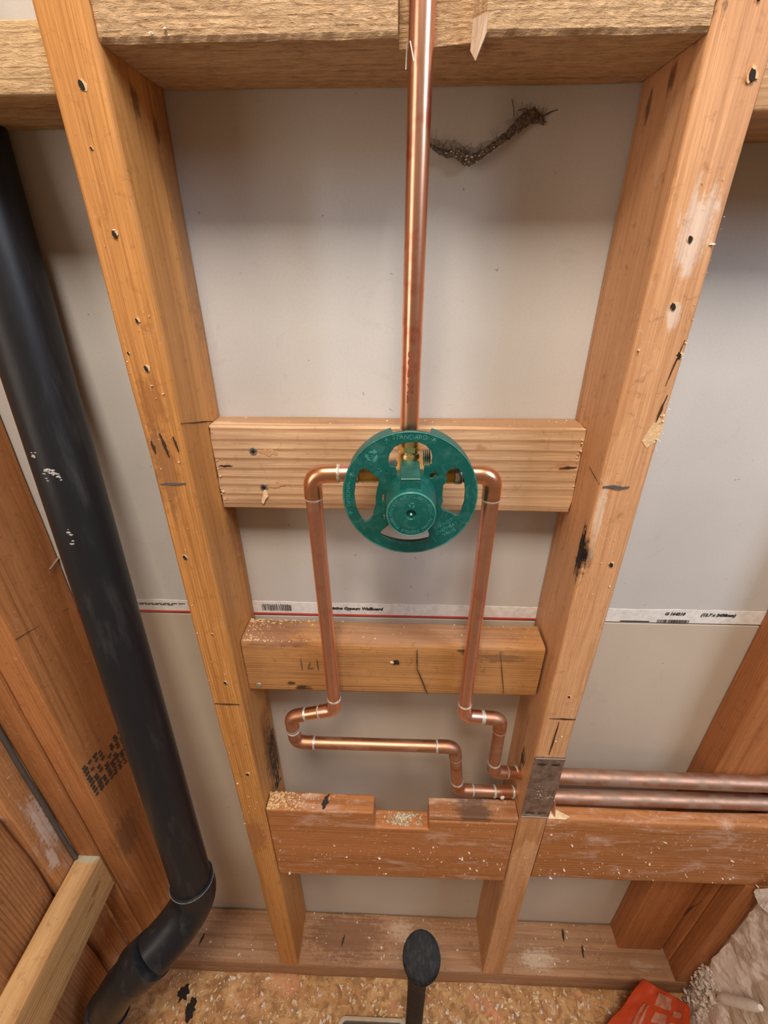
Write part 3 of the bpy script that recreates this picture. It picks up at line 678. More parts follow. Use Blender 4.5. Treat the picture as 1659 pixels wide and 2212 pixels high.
tube('white_roll', [(.5765 + .0006 * math.sin(i * 2.1), -.0505 - i * .0048, -.9100 + i * .0128) for i in range(10)], [.003, .0072, .0080, .0074, .0082, .0078, .0080, .0076, .0070, .004], M_white, None, 14, (.577, -.05, -.92))
tag(bpy.data.objects['white_roll'], 'white plaster stick lodged in the broken right wall', 'plaster')

# ================================================================== BLACK DRAIN PIPE
k = NT('abs_black'); co = k.coord(); n = k.noise(co, 26, 6, .7, .6); n2 = k.noise(k.vmath('MULTIPLY', co, (1, 1, .15)), 60, 4, .6)
c = k.mix(k.math('MULTIPLY', k.ramp(n2, [(.55, 0), (.8, 1)]), .35), (.012, .013, .016), (.09, .085, .075)); c = k.mix(k.ramp(n, [(.74, 0), (.80, .8)]), c, (.55, .52, .48))
M_abs = k.out(c, k.ramp(n2, [(.3, .32), (.7, .48)]), 0, .38)
A = Vector((-.3361, .0563, .2)); B = Vector((-.3001, -.0486, -.75)); D_ = (B - A)
drain = tag(empty('drain_pipe', (-.45, -.12, -1.07)), 'thick black plastic drain pipe leaning in the left bay, bending at the floor', 'pipe')
top = A - D_ * .48; end = A + D_ * .872
rp = .0285
tube('pipe', [top + (end - top) * i / 24 for i in range(25)], rp, M_abs, drain, 40)
E1 = Vector((-.359, -.0926, -.7005)); E2 = Vector((-.4394, -.1177, -.784)); E3 = Vector((-.5012, -.1271, -.9665)); E4 = Vector((-.515, -.129, -1.07))
def bez(p0, p1, p2, n=10): return [p0 * (1 - t) ** 2 + p1 * 2 * t * (1 - t) + p2 * t * t for t in [i / n for i in range(n + 1)]]
d1 = D_.normalized(); 
el = bez(end - d1 * .0, end + d1 * .045, E1 + (E2 - E1).normalized() * .0, 14)
hub0 = [end - d1 * .018, end - d1 * .0165]
tube('elbow', hub0 + el, [rp * 1.0, rp * 1.13] + [rp * 1.13] * len(el), M_abs, drain, 40)
d2 = (E2 - E1).normalized()
tube('coupling', [E1 - d2 * .004, E1 - d2 * .003, E1 + d2 * .040, E1 + d2 * .0412], [rp * 1.05, rp * 1.19, rp * 1.19, rp * 1.05], M_abs, drain, 40)
lo_ = bez(E1 + d2 * .038, E2 + d2 * .01, E3, 16)
tube('bent_pipe', lo_, rp, M_abs, drain, 40)
d3 = (lo_[-1] - lo_[-2]).normalized(); q = lo_[9]; dq = (lo_[10] - lo_[8]).normalized()
tube('hub', [q, q + dq * .001, E3, E3 + dq * .001], [rp * 1.02, rp * 1.13, rp * 1.13, rp * 1.0], M_abs, drain, 40)
tube('pipe', [E3 - d3 * .01, (E3 + E4) / 2, E4], rp, M_abs, drain, 40)
M_glue = plain('dried_cement', (.16, .155, .15), .5, 0, .4, 300)
for t, r0 in ((end - d1 * .0170, rp * 1.125), (E1 - d2 * .002, rp * 1.17)):
    dd = d1 if r0 < rp * 1.15 else d2; f, u, v = frame_of(dd)
    tube('cement_seam', [t + (u * math.cos(a) + v * math.sin(a)) * r0 for a in [i * 2 * math.pi / 40 for i in range(41)]], .0006, M_glue, drain, 6)
# white smears on the pipe front
vs = []; 
def on_pipe(tz, ang): 
    t = (tz - A.z) / D_.z; p = A + D_ * t; return p + Vector((math.sin(ang), -math.cos(ang), 0)) * (rp + .0002)
f_pts = []
def pipe_smear(name, z0, z1, a0, a1, n):
    vs, fs = [], []
    for _ in range(n):
        zc, ac = random.uniform(z0, z1), random.uniform(a0, a1); b = len(vs); m = 7; r1 = random.uniform(.0007, .0024)
        vs.append(on_pipe(zc, ac) + Vector((0, -.0004, 0)))
        for i in range(m): a = 2 * math.pi * i / m; vs.append(on_pipe(zc + math.sin(a) * r1 * random.uniform(.3, .9), ac + math.cos(a) * r1 / rp * random.uniform(.7, 1.8)))
        fs += [(b, b + 1 + i, b + 1 + (i + 1) % m) for i in range(m)]
    o = from_py(name, vs, fs, plain(name + '_mat', (.42, .41, .39), .5, .3, .5, 700), drain, P(drain)); o['kind'] = 'stuff'
pipe_smear('plaster_smear', .040, .052, -.05, .45, 16); pipe_smear('plaster_smear', .058, .068, -.35, -.1, 5); pipe_smear('plaster_smear', -.030, -.010, .05, .25, 6)

# ================================================================== COPPER
def copper_line(root, pts, r, mats, fit, sold, start_cap=False, Rb=.0125, sock=.0105, fitr=1.10, names=('pipe', 'elbow', 'solder_joint')):
    pts = [Vector(p) for p in pts]; n = len(pts); cuts = {}
    for i in range(1, n - 1):
        a = (pts[i] - pts[i - 1]).normalized(); b = (pts[i + 1] - pts[i]).normalized()
        la = (pts[i] - pts[i - 1]).length; lb = (pts[i + 1] - pts[i]).length
        th = a.angle(b); t = Rb * math.tan(th / 2) * 1.15
        sa = min(sock, la / 2 - t - .001 if i > 1 else sock); sb = min(sock, lb / 2 - t - .001 if i < n - 2 else sock)
        p0 = pts[i] - a * t; p2 = pts[i] + b * t
        arc = bez(p0, pts[i], p2, 10)
        path = [p0 - a * sa, p0 - a * (sa - .0006)] + arc + [p2 + b * (sb - .0006), p2 + b * sb]
        rr = [r * 1.01] + [r * fitr] * (len(path) - 2) + [r * 1.01]
        # crimped shoulder between socket and bend
        rr[2] = r * fitr * .985; rr[-3] = r * fitr * .985
        tube(names[1], path, rr, fit[i - 1] if isinstance(fit, list) else fit, root, 24)
        for (p, d) in ((p0 - a * sa, a), (p2 + b * sb, -b)):
            f, u, v = frame_of(d); prof = [(r * .98, -.0022), (r * 1.05, -.0012), (r * 1.115, -.0002), (r * 1.11, .0006), (r * .98, .0008)]
            lathe(names[2], prof, p, d, sold[i - 1] if isinstance(sold, list) else sold, root, 22)
        cuts[i] = t
    for i in range(n - 1):
        a = pts[i]; b = pts[i + 1]; d = (b - a).normalized()
        a2 = a + d * (cuts.get(i, 0)); b2 = b - d * (cuts.get(i + 1, 0)); m = max(2, int((b2 - a2).length / .02))
        tube(names[0], [a2 + (b2 - a2) * j / m for j in range(m + 1)], r, mats[i], root, 24)
R2 = .00795
hot = tag(empty('hot_supply_line', (.19, .03, -.4639)), 'copper supply line dropping left of the valve, looping under the weathered block', 'pipe')
copper_line(hot, [(-.0385, .006, .0537), (-.0755, .006, .0525), (-.0725, .016, -.2774), (-.1324, .018, -.2966), (-.1293, .018, -.3478), (.0842, .018, -.3476), (.0960, .022, -.4499), (.204, .0315, -.4665)], R2,
            [M_cu_new, M_cu_new, M_cu_fit, M_cu_old, M_cu_old, M_cu_old, M_cu_old], [M_cu_fit, M_cu_new, M_cu_old, M_cu_old, M_cu_old, M_cu_old], [M_sold, M_sold, M_sold_old, M_sold_old, M_sold_old, M_sold_old])
cold = tag(empty('cold_supply_line', (.19, .03, -.4172)), 'copper supply line dropping right of the valve into the right stud', 'pipe')
copper_line(cold, [(.064, .006, .0540), (.0900, .006, .0540), (.0904, .016, -.2828), (.1391, .018, -.2890), (.1415, .022, -.4040), (.204, .0315, -.4230)], R2,
            [M_cu_new, M_cu_new, M_cu_fit, M_cu_old, M_cu_old], [M_cu_fit, M_cu_new, M_cu_old, M_cu_old], [M_sold, M_sold, M_sold_old, M_sold_old])
for root, p0, p1 in ((cold, (.200, .0345, -.4290), (.555, .0345, -.4330)), (hot, (.200, .0345, -.4795), (.555, .0345, -.4775))):
    a = Vector(p0); b = Vector(p1); tube('branch_pipe', [a + (b - a) * i / 24 for i in range(25)], .0108, M_cu_dull, root, 28)
# wall stub joint near the stud
for root, x, z in ((hot, .150, -.4583), (hot, .178, -.4626), (cold, .176, -.4146)):
    lathe('solder_joint', [(R2 * .98, -.002), (R2 * 1.10, -.0012), (R2 * 1.14, 0), (R2 * 1.10, .0012), (R2 * .98, .002)], (x, .0265 + (x - .15) * .09, z), (1, .085, -.155), M_sold_old, root, 20)
bm = bmesh.new(); bmesh.ops.create_icosphere(bm, subdivisions=2, radius=.0033)
for v in bm.verts: v.co = Vector((v.co.x, v.co.y * .4, v.co.z * 1.2)) * (1 + .3 * mnoise.noise(v.co * 600)) + Vector((.161, .0185, -.4595))
from_bm('plaster_splash', bm, M_white, hot, P(hot))

riser = tag(empty('shower_riser', (.0129, .006, .0885)), 'tall straight copper riser pipe rising from the valve through the top notch', 'pipe')
rtop = Vector((.0165, .006, .66)); rbot = Vector((.0128, .006, .0885))
tube('pipe', [rbot + (rtop - rbot) * i / 60 for i in range(61)], R2, M_cu_riser, riser, 28)
# stamped lettering wrapped round the front of the riser, reading upwards
me = text_mesh('TM-D88', .0105, 0.0, 'LEFT', 0, .0002)
bm = bmesh.new(); bm.from_mesh(me); bmesh.ops.subdivide_edges(bm, edges=bm.edges, cuts=2)
for v in bm.verts:
    x, y = v.co.x * 1.15, v.co.y * .72; an = -y / R2; z = .1200 + x; cx = .0128 + (z - .0885) * (.0037 / .5715)
    v.co = Vector((cx + math.sin(an) * (R2 + .00012), .006 - math.cos(an) * (R2 + .00012), z))
from_bm('stamped_lettering', bm, plain('red_brown_stamp', (.22, .06, .03), .6), riser, P(riser))
tube('white_fibre', [(.0052, .000, .3270), (.0058, -.0035, .3375), (.0075, -.0045, .3385), (.0100, -.004, .3295)], .0004, M_white, riser, 6)

# brass valve body
vz = .0537
valve = tag(empty('shower_valve', (.0145, .006, .03)), 'brass shower valve body behind the green guard', 'valve')
lathe('valve_body', [(0, -.022), (.0150, -.022), (.0165, -.020), (.0165, .004), (.0150, .008), (.0150, .030), (0, .031)], (.0145, .012, .046), (0, 1, 0), M_brass, valve, 32)
lathe('top_port', [(0, .004), (.0090, .004), (.0096, .008), (.0096, .0215), (.0090, .0232), (.0082, .0234), (.0080, .030), (.0092, .0302), (.0092, .0365), (.0084, .0372), (0, .0372)], (.0132, .006, .0515), (0, 0, 1), M_brass, valve, 28)
bm = bmesh.new(); lathe_bm(bm, [(0, 0), (.0100, 0), (.0100, .0048), (0, .0048)], (.0132, .006, .0768), (0, 0, 1), 6); o = from_bm('hex_nut', bm, M_brass, valve, P(valve))
def threads(x0, x1, name):
    prof = []; n = 9; d = abs(x1 - x0)
    prof.append((0, 0))
    for i in range(n): prof += [(.0080, d * i / n), (.0092, d * (i + .5) / n)]
    prof += [(.0080, d), (0, d)]
    lathe(name, prof, (x0, .006, vz), (1 if x1 > x0 else -1, 0, 0), M_brass, valve, 24, 15)
threads(-.012, -.032, 'threaded_port'); threads(.041, .0545, 'threaded_port')
bm = bmesh.new(); box_bm(bm, -.014, .043, -.002, .014, .046, .061, .003); from_bm('cross_body', bm, M_brass, valve, P(valve))
lathe('solder_collar', [(0, 0), (.0088, 0), (.0092, .001), (.0092, .006), (.0086, .007), (0, .007)], (.0545, .006, vz), (1, 0, 0), plain('tinned_collar', (.75, .68, .60), .3, .9), valve, 24)
lathe('solder_collar', [(0, 0), (.0088, 0), (.0092, .001), (.0092, .005), (.0086, .006), (0, .006)], (-.032, .006, vz), (-1, 0, 0), bpy.data.materials['tinned_collar'], valve, 24)
lathe('mounting_screw', [(0, 0), (.0032, 0), (.0036, -.001), (.0036, -.004), (0, -.004)], (-.0005, -.006, .0695), (0, 1, 0), M_screw, valve, 12)

# ================================================================== GREEN PLASTER GUARD
gx, gz, gr = .0144, .0408, .0592; gy = -.014
guard = tag(empty('plaster_guard', (gx, gy, gz - gr)), 'round green plastic plaster guard with raised lettering over the valve', 'valve guard')
outer = [(gx + gr * math.cos(2 * math.pi * i / 96), gz + gr * math.sin(2 * math.pi * i / 96)) for i in range(96)]
H_top = [(-0.0039, 0.069), (-0.0051, 0.0746), (-0.0039, 0.0806), (0.0001, 0.0866), (0.0064, 0.09), (0.0126, 0.0912), (0.0205, 0.0911), (0.0269, 0.0885), (0.0315, 0.0835), (0.033, 0.0776), (0.0325, 0.0707), (0.0305, 0.069), (0.0263, 0.0687), (0.0263, 0.0520), (0.0020, 0.0520), (0.0014, 0.0682), (-0.0022, 0.0686)]
H_left = [(-0.0353, 0.041), (-0.0337, 0.053), (-0.0318, 0.0611), (-0.0283, 0.066), (-0.025, 0.0674), (-0.0218, 0.0661), (-0.0178, 0.0613), (-0.0129, 0.0578), (-0.0122, 0.0542), (-0.0142, 0.0478), (-0.0155, 0.0394), (-0.0155, 0.0318), (-0.0174, 0.026), (-0.0179, 0.0206), (-0.0219, 0.0156), (-0.0249, 0.0141), (-0.0279, 0.015), (-0.0312, 0.0209), (-0.034, 0.0286)]
H_right = [(0.045, 0.063), (0.0476, 0.0665), (0.0511, 0.0686), (0.0552, 0.0679), (0.0587, 0.064), (0.0614, 0.0561), (0.063, 0.0461), (0.063, 0.0359), (0.0612, 0.0273), (0.0594, 0.0224), (0.056, 0.0219), (0.0508, 0.0247), (0.0438, 0.0275), (0.0415, 0.0303), (0.0434, 0.0356), (0.0426, 0.0421), (0.0428, 0.0522), (0.0455, 0.055), (0.0457, 0.0586), (0.0444, 0.0603)]
H_bot = [(-0.0124, 0.0038), (-0.0037, 0.012), (0.0041, 0.0126), (0.0283, 0.013), (0.032, 0.0061), (0.0335, 0.0021), (0.0333, -0.0031), (0.0282, -0.0063), (0.0176, -0.0086), (0.0061, -0.0083), (-0.0028, -0.0053), (-0.0116, -0.0003)]
H_key = [(0.0343, 0.0664), (0.039, 0.0618), (0.0358, 0.0607), (0.0343, 0.058), (0.0315, 0.0576), (0.0301, 0.0601), (0.0308, 0.0624), (0.0332, 0.0633)]
H_t1 = [(-0.011, 0.0203), (-0.0073, 0.0233), (-0.0073, 0.0159)]; H_sq = [(-0.0108, 0.0418), (-0.0080, 0.0428), (-0.0084, 0.0357), (-0.0103, 0.0347)]; H_t2 = [(-0.0083, 0.0623), (-0.0055, 0.0659), (-0.0047, 0.0624)]
me = plate2d([outer, H_top, H_left, H_right, H_bot, H_key, H_t1, H_sq, H_t2], .0011, .0004)
place_mesh('face_plate', me, xz(0, gy + .0015, 0), M_green, guard)
# rim, notched where the pipes pass
def rim_depth(a):
    d = lambda t: abs((math.degrees(a) - t + 180) % 360 - 180)   # degrees, 0 = +X, 90 = up
    if d(90) < 16: return .0045
    if d(12.5) < 13 or d(167.5) < 13: return .0050
    return .0200
bm = bmesh.new(); nseg = 144; prev = None; ring_i = []
for i in range(nseg):
    a = 2 * math.pi * i / nseg; dp = rim_depth(a); ca_, sa_ = math.cos(a), math.sin(a)
    ring_i.append([bm.verts.new((gx + rr * ca_, gy + yy, gz + rr * sa_)) for rr, yy in ((gr - .0006, .0002), (gr, .0010), (gr - .0004, dp), (gr - .0022, dp), (gr - .0020, .0010))])
for i in range(nseg):
    a, b = ring_i[i], ring_i[(i + 1) % nseg]
    for j in range(5): bm.faces.new((a[j], b[j], b[(j + 1) % 5], a[(j + 1) % 5]))
o = from_bm('rim', bm, M_green, guard, P(guard)); smooth_angle(o, 35)
# edge ring in the lighter green: a painted highlight along the rim
o = from_bm('edge_highlight', tube_bm(bmesh.new(), [(gx + (gr - .0004) * math.cos(2 * math.pi * i / 96), gy + .0001, gz + (gr - .0004) * math.sin(2 * math.pi * i / 96)) for i in range(97)], .00045, 6, False), M_green_hi, guard, P(guard), True)
# hub cap
hx, hz, hy = .0149, .0412, -.049
cap = lathe('hub_cap', [(0, .0009), (.0011, .0011), (.0013, .0026), (.0034, .0026), (.0042, .0004), (.0046, 0), (.0192, 0), (.0200, .0003), (.0204, .0010), (.0226, .036), (.0226, .046), (.0208, .046), (.0200, .036)], (hx, hy, hz), (0, 1, 0), M_green, guard, 64, 40)
lathe('cap_edge', [(.0190, .0002), (.0196, -.0003), (.0203, .0003), (.0205, .0012)], (hx, hy, hz), (0, 1, 0), M_green_hi, cap, 64, 60)
lathe('cap_pin', [(0, -.0001), (.0008, .0001), (.0010, .0012), (.0010, .0030), (0, .0030)], (hx, hy, hz), (0, 1, 0), plain('pale_pin', (.55, .68, .64), .3), cap, 14)
bm = bmesh.new(); box_bm(bm, .0060, .0221, -.0425, -.004, .0560, .0703, .0007); tab = from_bm('tab', bm, M_green, guard, P(guard))
o = from_bm('tab_edge', tube_bm(bmesh.new(), [(.0063, -.0426, .0700), (.0218, -.0426, .0702)], .0005, 6), M_green_hi, tab, P(guard))
# little ribbed clip inside the top window
bm = bmesh.new()
for i in range(4): box_bm(bm, .0255 + i * .0017, .0262 + i * .0017, -.012, .006, .0690 - i * .0002, .0775 + (i - 1.5) * .0004, .0002)
from_bm('ribbed_clip', bm, M_green, guard, P(guard))
# raised lettering
def letters(txt, size, x, z, rot=0.0, y=gy): 
    me = text_mesh(txt, size, .0003, 'CENTER', 0, .00005); return place_mesh('raised_lettering', me, xz(x, y, z, rot), M_green_hi, guard)
letters('STANDARD', .0056, .0132, .0950)
letters('OPTIONAL', .0050, -.0398, .0420, 90)
for i, t in enumerate(('DO NOT', 'OVERHEAT', 'VALVE')):
    a = math.radians(33); letters(t, .0046, .0484 + math.sin(a) * .0050 * (i - 1), .0088 - math.cos(a) * .0050 * (i - 1), 33)
def arrow(x, z, rot, s=.0026):
    me = plate2d([[(-s * .8, -.1 * s), (0, s), (s * .8, -.1 * s), (s * .55, -.15 * s), (.12 * s, s * .45), (.12 * s, -s), (-.12 * s, -s), (-.12 * s, s * .45), (-s * .55, -.15 * s)]], .0003); place_mesh('raised_arrow', me, xz(x, gy, z, rot), M_green_hi, guard)
arrow(-.0062, .0920, 0); arrow(.0335, .0920, 0); arrow(-.0375, .0600, -15); arrow(-.0385, .0225, 20)
def recycle(x, z, s, y, par, digit=None):
    items = []
    for kk in range(3):
        me = plate2d([[(-s * .55, s * .42), (s * .25, s * .42), (s * .25, s * .22), (s * .75, s * .62), (s * .25, s * 1.0), (s * .25, s * .80), (-s * .30, s * .80)]], .0003)
        items.append((me, xz(x, y, z) @ Matrix.Rotation(math.radians(-120 * kk), 4, 'Z')))
    if digit: items.append((text_mesh(digit, s * .8, .0003), xz(x, y, z)))
    return place_mesh('raised_recycling_symbol', join_mesh(items), Matrix.Identity(4), M_green_hi, par)
recycle(-.0186, .0782, .0062, gy, guard, '5'); recycle(hx + .0005, hz + .0088, .0030, hy, guard)
items = []; ring_txt = 'PERCENT RECYCLED PLASTIC PLEASE RECYCLE AGAIN '
for i, ch in enumerate(ring_txt):
    if ch == ' ': continue
    ang = 268 + i * 360 / len(ring_txt)      # clockwise from the top
    a = math.radians(ang); R_ = .0163
    items.append((text_mesh(ch, .0037, .0003), xz(hx + R_ * math.sin(a), hy, hz + R_ * math.cos(a), -ang)))
place_mesh('raised_lettering', join_mesh(items), Matrix.Identity(4), M_green_hi, cap)
me = text_mesh('2', .006, .0003); place_mesh('raised_lettering', me, xz(-.0118, gy, .0655, 40), M_green_hi, guard)
mark('scored_line', streak((.0345, .0020), (.0415, -.0085), .0005, 6, .1), 'y', gy, M_green_hi, guard, .0002); mark('scored_line', streak((.0570, .0195), (.0640, .0140), .0004, 6, .1), 'y', gy, M_green_hi, guard, .0002)

# ================================================================== NAIL PLATE
k = NT('rusty_steel'); co = k.coord(); n = k.noise(co, 90, 6, .7); n2 = k.noise(co, 420, 3)
M_steel = k.out(k.mix(k.ramp(n, [(.40, 0), (.65, 1)]), (.40, .33, .29), (.20, .135, .105)), k.ramp(n, [(.4, .34), (.7, .6)]), .75); k.bump(n2, .25, .0006)
npl = tag(empty('nail_plate', (.2035, -.001, -.468)), 'brown steel nail plate on the right stud over the copper pipes', 'nail plate')
vs = []; fs = []; nu, nv_ = 14, 30
for j in range(nv_ + 1):
    for i in range(nu + 1):
        u = i / nu; v = j / nv_; z = -.4675 + v * .1315
        bul = .0030 * math.exp(-((u - .65) ** 2 * 8 + (v - .45) ** 2 * 9)) + .0006 * mnoise.noise(Vector((u * 9, v * 14, 2)))
        cl = .0008 if (v < .03 or v > .97) else 0
        x = .1838 + u * .0392 + (.0006 * mnoise.noise(Vector((v * 30, 4, 0))) if i == nu else 0)
        vs.append((x, -.0013 - max(0, bul) + cl * .2, z))
n0 = len(vs); vs += [(v[0], v[1] + .0012, v[2]) for v in vs]
for j in range(nv_):
    for i in range(nu): a = j * (nu + 1) + i; fs.append((a, a + 1, a + nu + 2, a + nu + 1)); fs.append((n0 + a + nu + 1, n0 + a + nu + 2, n0 + a + 1, n0 + a))
for j in range(nv_):
    a = j * (nu + 1); fs.append((a, a + nu + 1, n0 + a + nu + 1, n0 + a)); b = a + nu; fs.append((b + nu + 1, b, n0 + b, n0 + b + nu + 1))
for i in range(nu): fs.append((i + 1, i, n0 + i, n0 + i + 1)); b = nv_ * (nu + 1) + i; fs.append((b, b + 1, n0 + b + 1, n0 + b))
pp = from_py('plate', vs, fs, M_steel, npl, P(npl)); smooth_angle(pp, 40)
for z, s in ((-.349, 1), (-.459, -1)):
    for x0, x1 in ((.189, .2005), (.2065, .218)):
        mark('punched_slot', [(x0, z), ((x0 + x1) / 2, z + .0012), (x1, z), ((x0 + x1) / 2, z - .0016 * s)], 'y', -.0018, M_hole, npl, .0011)
bm = bmesh.new(); box_bm(bm, .184, .2228, -.0030, -.0018, -.3375, -.3362, .0002); box_bm(bm, .184, .2228, -.0030, -.0018, -.4680, -.4668, .0002); from_bm('raised_lip', bm, plain('worn_steel', (.55, .47, .42), .35, .8), npl, P(npl))
crumbs('rust_flakes', 90, lambda: (random.gauss(.207, .006), -.0032, random.gauss(-.412, .010)), .0004, .0012, plain('rust_flake', (.46, .38, .34), .6, .4, .3), npl, .4)
M_tabm = plain('bent_copper_tab', (.55, .27, .18), .5, .5)
for (pts) in ([(.2240, .016, -.3990), (.2290, .010, -.4060), (.2310, .010, -.4210), (.2280, .014, -.4330), (.2250, .018, -.425)], [(.2240, .010, -.4380), (.2290, .006, -.4430), (.2320, .006, -.4560), (.2345, .004, -.4780), (.2315, .008, -.4830), (.2270, .012, -.4600)]):
    n_ = len(pts); v2 = [(p[0], p[1], p[2]) for p in pts] + [(p[0] + .0012, p[1] + .0006, p[2]) for p in pts]
    from_py('bent_tab', v2, [list(range(n_)), list(range(2 * n_ - 1, n_ - 1, -1))] + [(i, n_ + i, n_ + (i + 1) % n_, (i + 1) % n_) for i in range(n_)], M_tabm, npl, P(npl))
spl = from_py('wood_sliver', [(.2250, .003, -.4800), (.2500, .002, -.4792), (.2560, .003, -.4745), (.2380, .010, -.4700), (.2260, .010, -.4720), (.2250, .004, -.4806), (.2500, .003, -.4800), (.2560, .004, -.4755), (.2380, .011, -.4720), (.2260, .011, -.4740)],
      [(0, 1, 2, 3, 4), (9, 8, 7, 6, 5), (0, 5, 6, 1), (1, 6, 7, 2), (2, 7, 8, 3), (3, 8, 9, 4), (4, 9, 5, 0)], M_torn, None, (.24, .005, -.48))
tag(spl, 'small torn wood sliver lying below the nail plate', 'wood sliver')

# ================================================================== COBWEB
web = tag(empty('cobweb', (.07, .082, .295)), 'dark dusty cobweb sagging across the drywall, right of the riser', 'cobweb')
k = NT('cobweb_dust'); co = k.coord(); n = k.noise(co, 330, 5, .75)
tr = k.n('ShaderNodeBsdfTransparent'); mx = k.n('ShaderNodeMixShader'); k.set(k.b.inputs['Base Color'], k.mix(k.ramp(n, [(.4, 0), (.65, 1)]), (.045, .036, .030), (.22, .18, .14))); k.b.inputs['Roughness'].default_value = .95
k.t.links.new(k.ramp(n, [(.36, .0), (.50, 1.0)]), mx.inputs[0]); k.t.links.new(tr.outputs[0], mx.inputs[1]); k.t.links.new(k.b.outputs[0], mx.inputs[2])
k.t.links.new(mx.outputs[0], [x for x in k.t.nodes if x.type == 'OUTPUT_MATERIAL'][0].inputs[0]); M_web = k.m
k = NT('cobweb_haze'); co = k.coord(); n = k.noise(k.vmath('MULTIPLY', co, (1, 1, .35)), 420, 5, .8)
tr = k.n('ShaderNodeBsdfTransparent'); mx = k.n('ShaderNodeMixShader'); k.set(k.b.inputs['Base Color'], (.20, .15, .12)); k.b.inputs['Roughness'].default_value = .95
k.t.links.new(k.ramp(n, [(.34, 0), (.62, .8)]), mx.inputs[0]); k.t.links.new(tr.outputs[0], mx.inputs[1]); k.t.links.new(k.b.outputs[0], mx.inputs[2])
k.t.links.new(mx.outputs[0], [x for x in k.t.nodes if x.type == 'OUTPUT_MATERIAL'][0].inputs[0]); M_haze = k.m
spine = [(.0225, .078, .3055), (.030, .079, .3015), (.0385, .080, .2985), (.046, .080, .2995), (.0545, .079, .2945), (.0605, .079, .2950), (.069, .080, .2995), (.077, .081, .3045), (.085, .082, .3100), (.0915, .083, .3155), (.0975, .084, .3195), (.1035, .085, .3225), (.110, .087, .3215), (.1155, .0885, .3180)]
wid = [.0004, .0012, .0022, .0028, .0040, .0036, .0028, .0026, .0036, .0052, .0062, .0050, .0024, .0003]
sp = []
for i in range(len(spine) - 1):
    for j in range(5):
        t = j / 5; sp.append((Vector(spine[i]).lerp(Vector(spine[i + 1]), t), wid[i] * (1 - t) + wid[i + 1] * t))
vs = []; fs = []
for i, (p, w_) in enumerate(sp):
    w1 = w_ * (1 + .5 * mnoise.noise(Vector((i * .5, 0, 0)))); w2 = w_ * (1 + .5 * mnoise.noise(Vector((i * .5, 5, 0))))
    for q in range(5):
        f = q / 4; vs.append(p + Vector((.25, 0, 1)).normalized() * (-w1 + (w1 + w2) * f) + Vector((0, -.002 * math.sin(math.pi * f) + .0007 * mnoise.noise(Vector((i * .8, q, 3))), 0)))
for i in range(len(sp) - 1):
    for q in range(4): a = i * 5 + q; fs.append((a, a + 1, a + 6, a + 5))
ws = from_py('dust_rope', vs, fs, M_web, web, P(web)); so = ws.modifiers.new('thickness', 'SOLIDIFY'); so.thickness = .0006
vs = []; fs = []
for i, (p, w_) in enumerate(sp[:44]):
    h = .009 * math.sin(math.pi * min(1, (i + 6) / 46)) ** .6 * (1 + .3 * mnoise.noise(Vector((i * .4, 8, 0))))
    for q in range(6): f = q / 5; vs.append(p + Vector((-.15 * f * h, f * .0035, f * h)) + Vector((0, .0005 * mnoise.noise(Vector((i, q, 9))), 0)))
for i in range(43):
    for q in range(5): a = i * 6 + q; fs.append((a, a + 1, a + 7, a + 6))
from_py('web_haze', vs, fs, M_haze, web, P(web))
M_str = plain('web_strand', (.06, .045, .035), .9)
bm = bmesh.new()
for i in range(150):
    p, w_ = random.choice(sp + sp[45:]); a = random.uniform(.1, 3.0); L = random.uniform(.003, .012)
    q = p + Vector((math.cos(a) * L, random.uniform(-.001, .003), math.sin(a) * L)); m_ = (p + q) / 2 + Vector((random.uniform(-.001, .001), 0, random.uniform(-.001, .001)))
    tube_bm(bm, [p, m_, q], random.uniform(.00006, .00014), 4, False)
for pts in ([(.0895, .083, .322), (.0893, .085, .327), (.0875, .088, .3335)], [(.1035, .085, .3245), (.098, .086, .3275), (.093, .0875, .3265)], [(.110, .087, .3215), (.118, .0885, .3255), (.124, .0888, .3270)]): tube_bm(bm, pts, .00028, 5, False)
o = from_bm('strands', bm, M_str, web, P(web)); o['kind'] = 'stuff'
crumbs('white_specks', 26, lambda: Vector(random.choice(sp[8:36])[0]) + Vector((random.uniform(-.001, .001), -.003, random.uniform(-.004, .002))), .0005, .0012, M_plasterbit, web, 1.0)

# ================================================================== THINGS ON THE FLOOR
# tool standing on its head, black rubber grip end up
tool = tag(empty('hand_tool', (.0424, -.11, FZ)), 'black-handled tool standing upright at the bottom centre, oval grip end up', 'tool')
k = NT('black_rubber'); co = k.coord(); n = k.noise(k.vmath('MULTIPLY', co, (1, .15, 1)), 260, 4, .7)
M_rub = k.out(k.mix(k.ramp(n, [(.45, 0), (.70, 1)]), (.006, .0065, .008), (.030, .030, .030)), .62, 0, .25); k.bump(n, .3, .0008)
tx, ty = .0450, -.110
hb = [(FZ + .04, .0135, .0155), (-.90, .0135, .0155), (-.80, .0132, .0150), (-.70, .0135, .0155), (-.665, .0150, .0170), (-.640, .0190, .0215), (-.625, .0245, .0255), (-.6165, .0262, .0268), (-.6135, .0256, .0262), (-.6120, .0220, .0225), (-.6115, .0, .0)]
vs = []; fs = []; sg = 36; tilt = math.radians(20)
for z, a_, b_ in hb:
    for j in range(sg):
        t = 2 * math.pi * j / sg; x_ = a_ * math.cos(t); y_ = b_ * math.sin(t)
        f = max(0, min(1, (z + .665) / .05)); vs.append((tx + x_ - .0035 * (1 - f), ty + y_, z + f * y_ * math.tan(tilt)))
for i in range(len(hb) - 1):
    for j in range(sg): a = i * sg + j; b = i * sg + (j + 1) % sg; fs.append((a, b, b + sg, a + sg))
g_ = from_py('handle', vs, fs, M_rub, tool, P(tool)); smooth_angle(g_, 50)
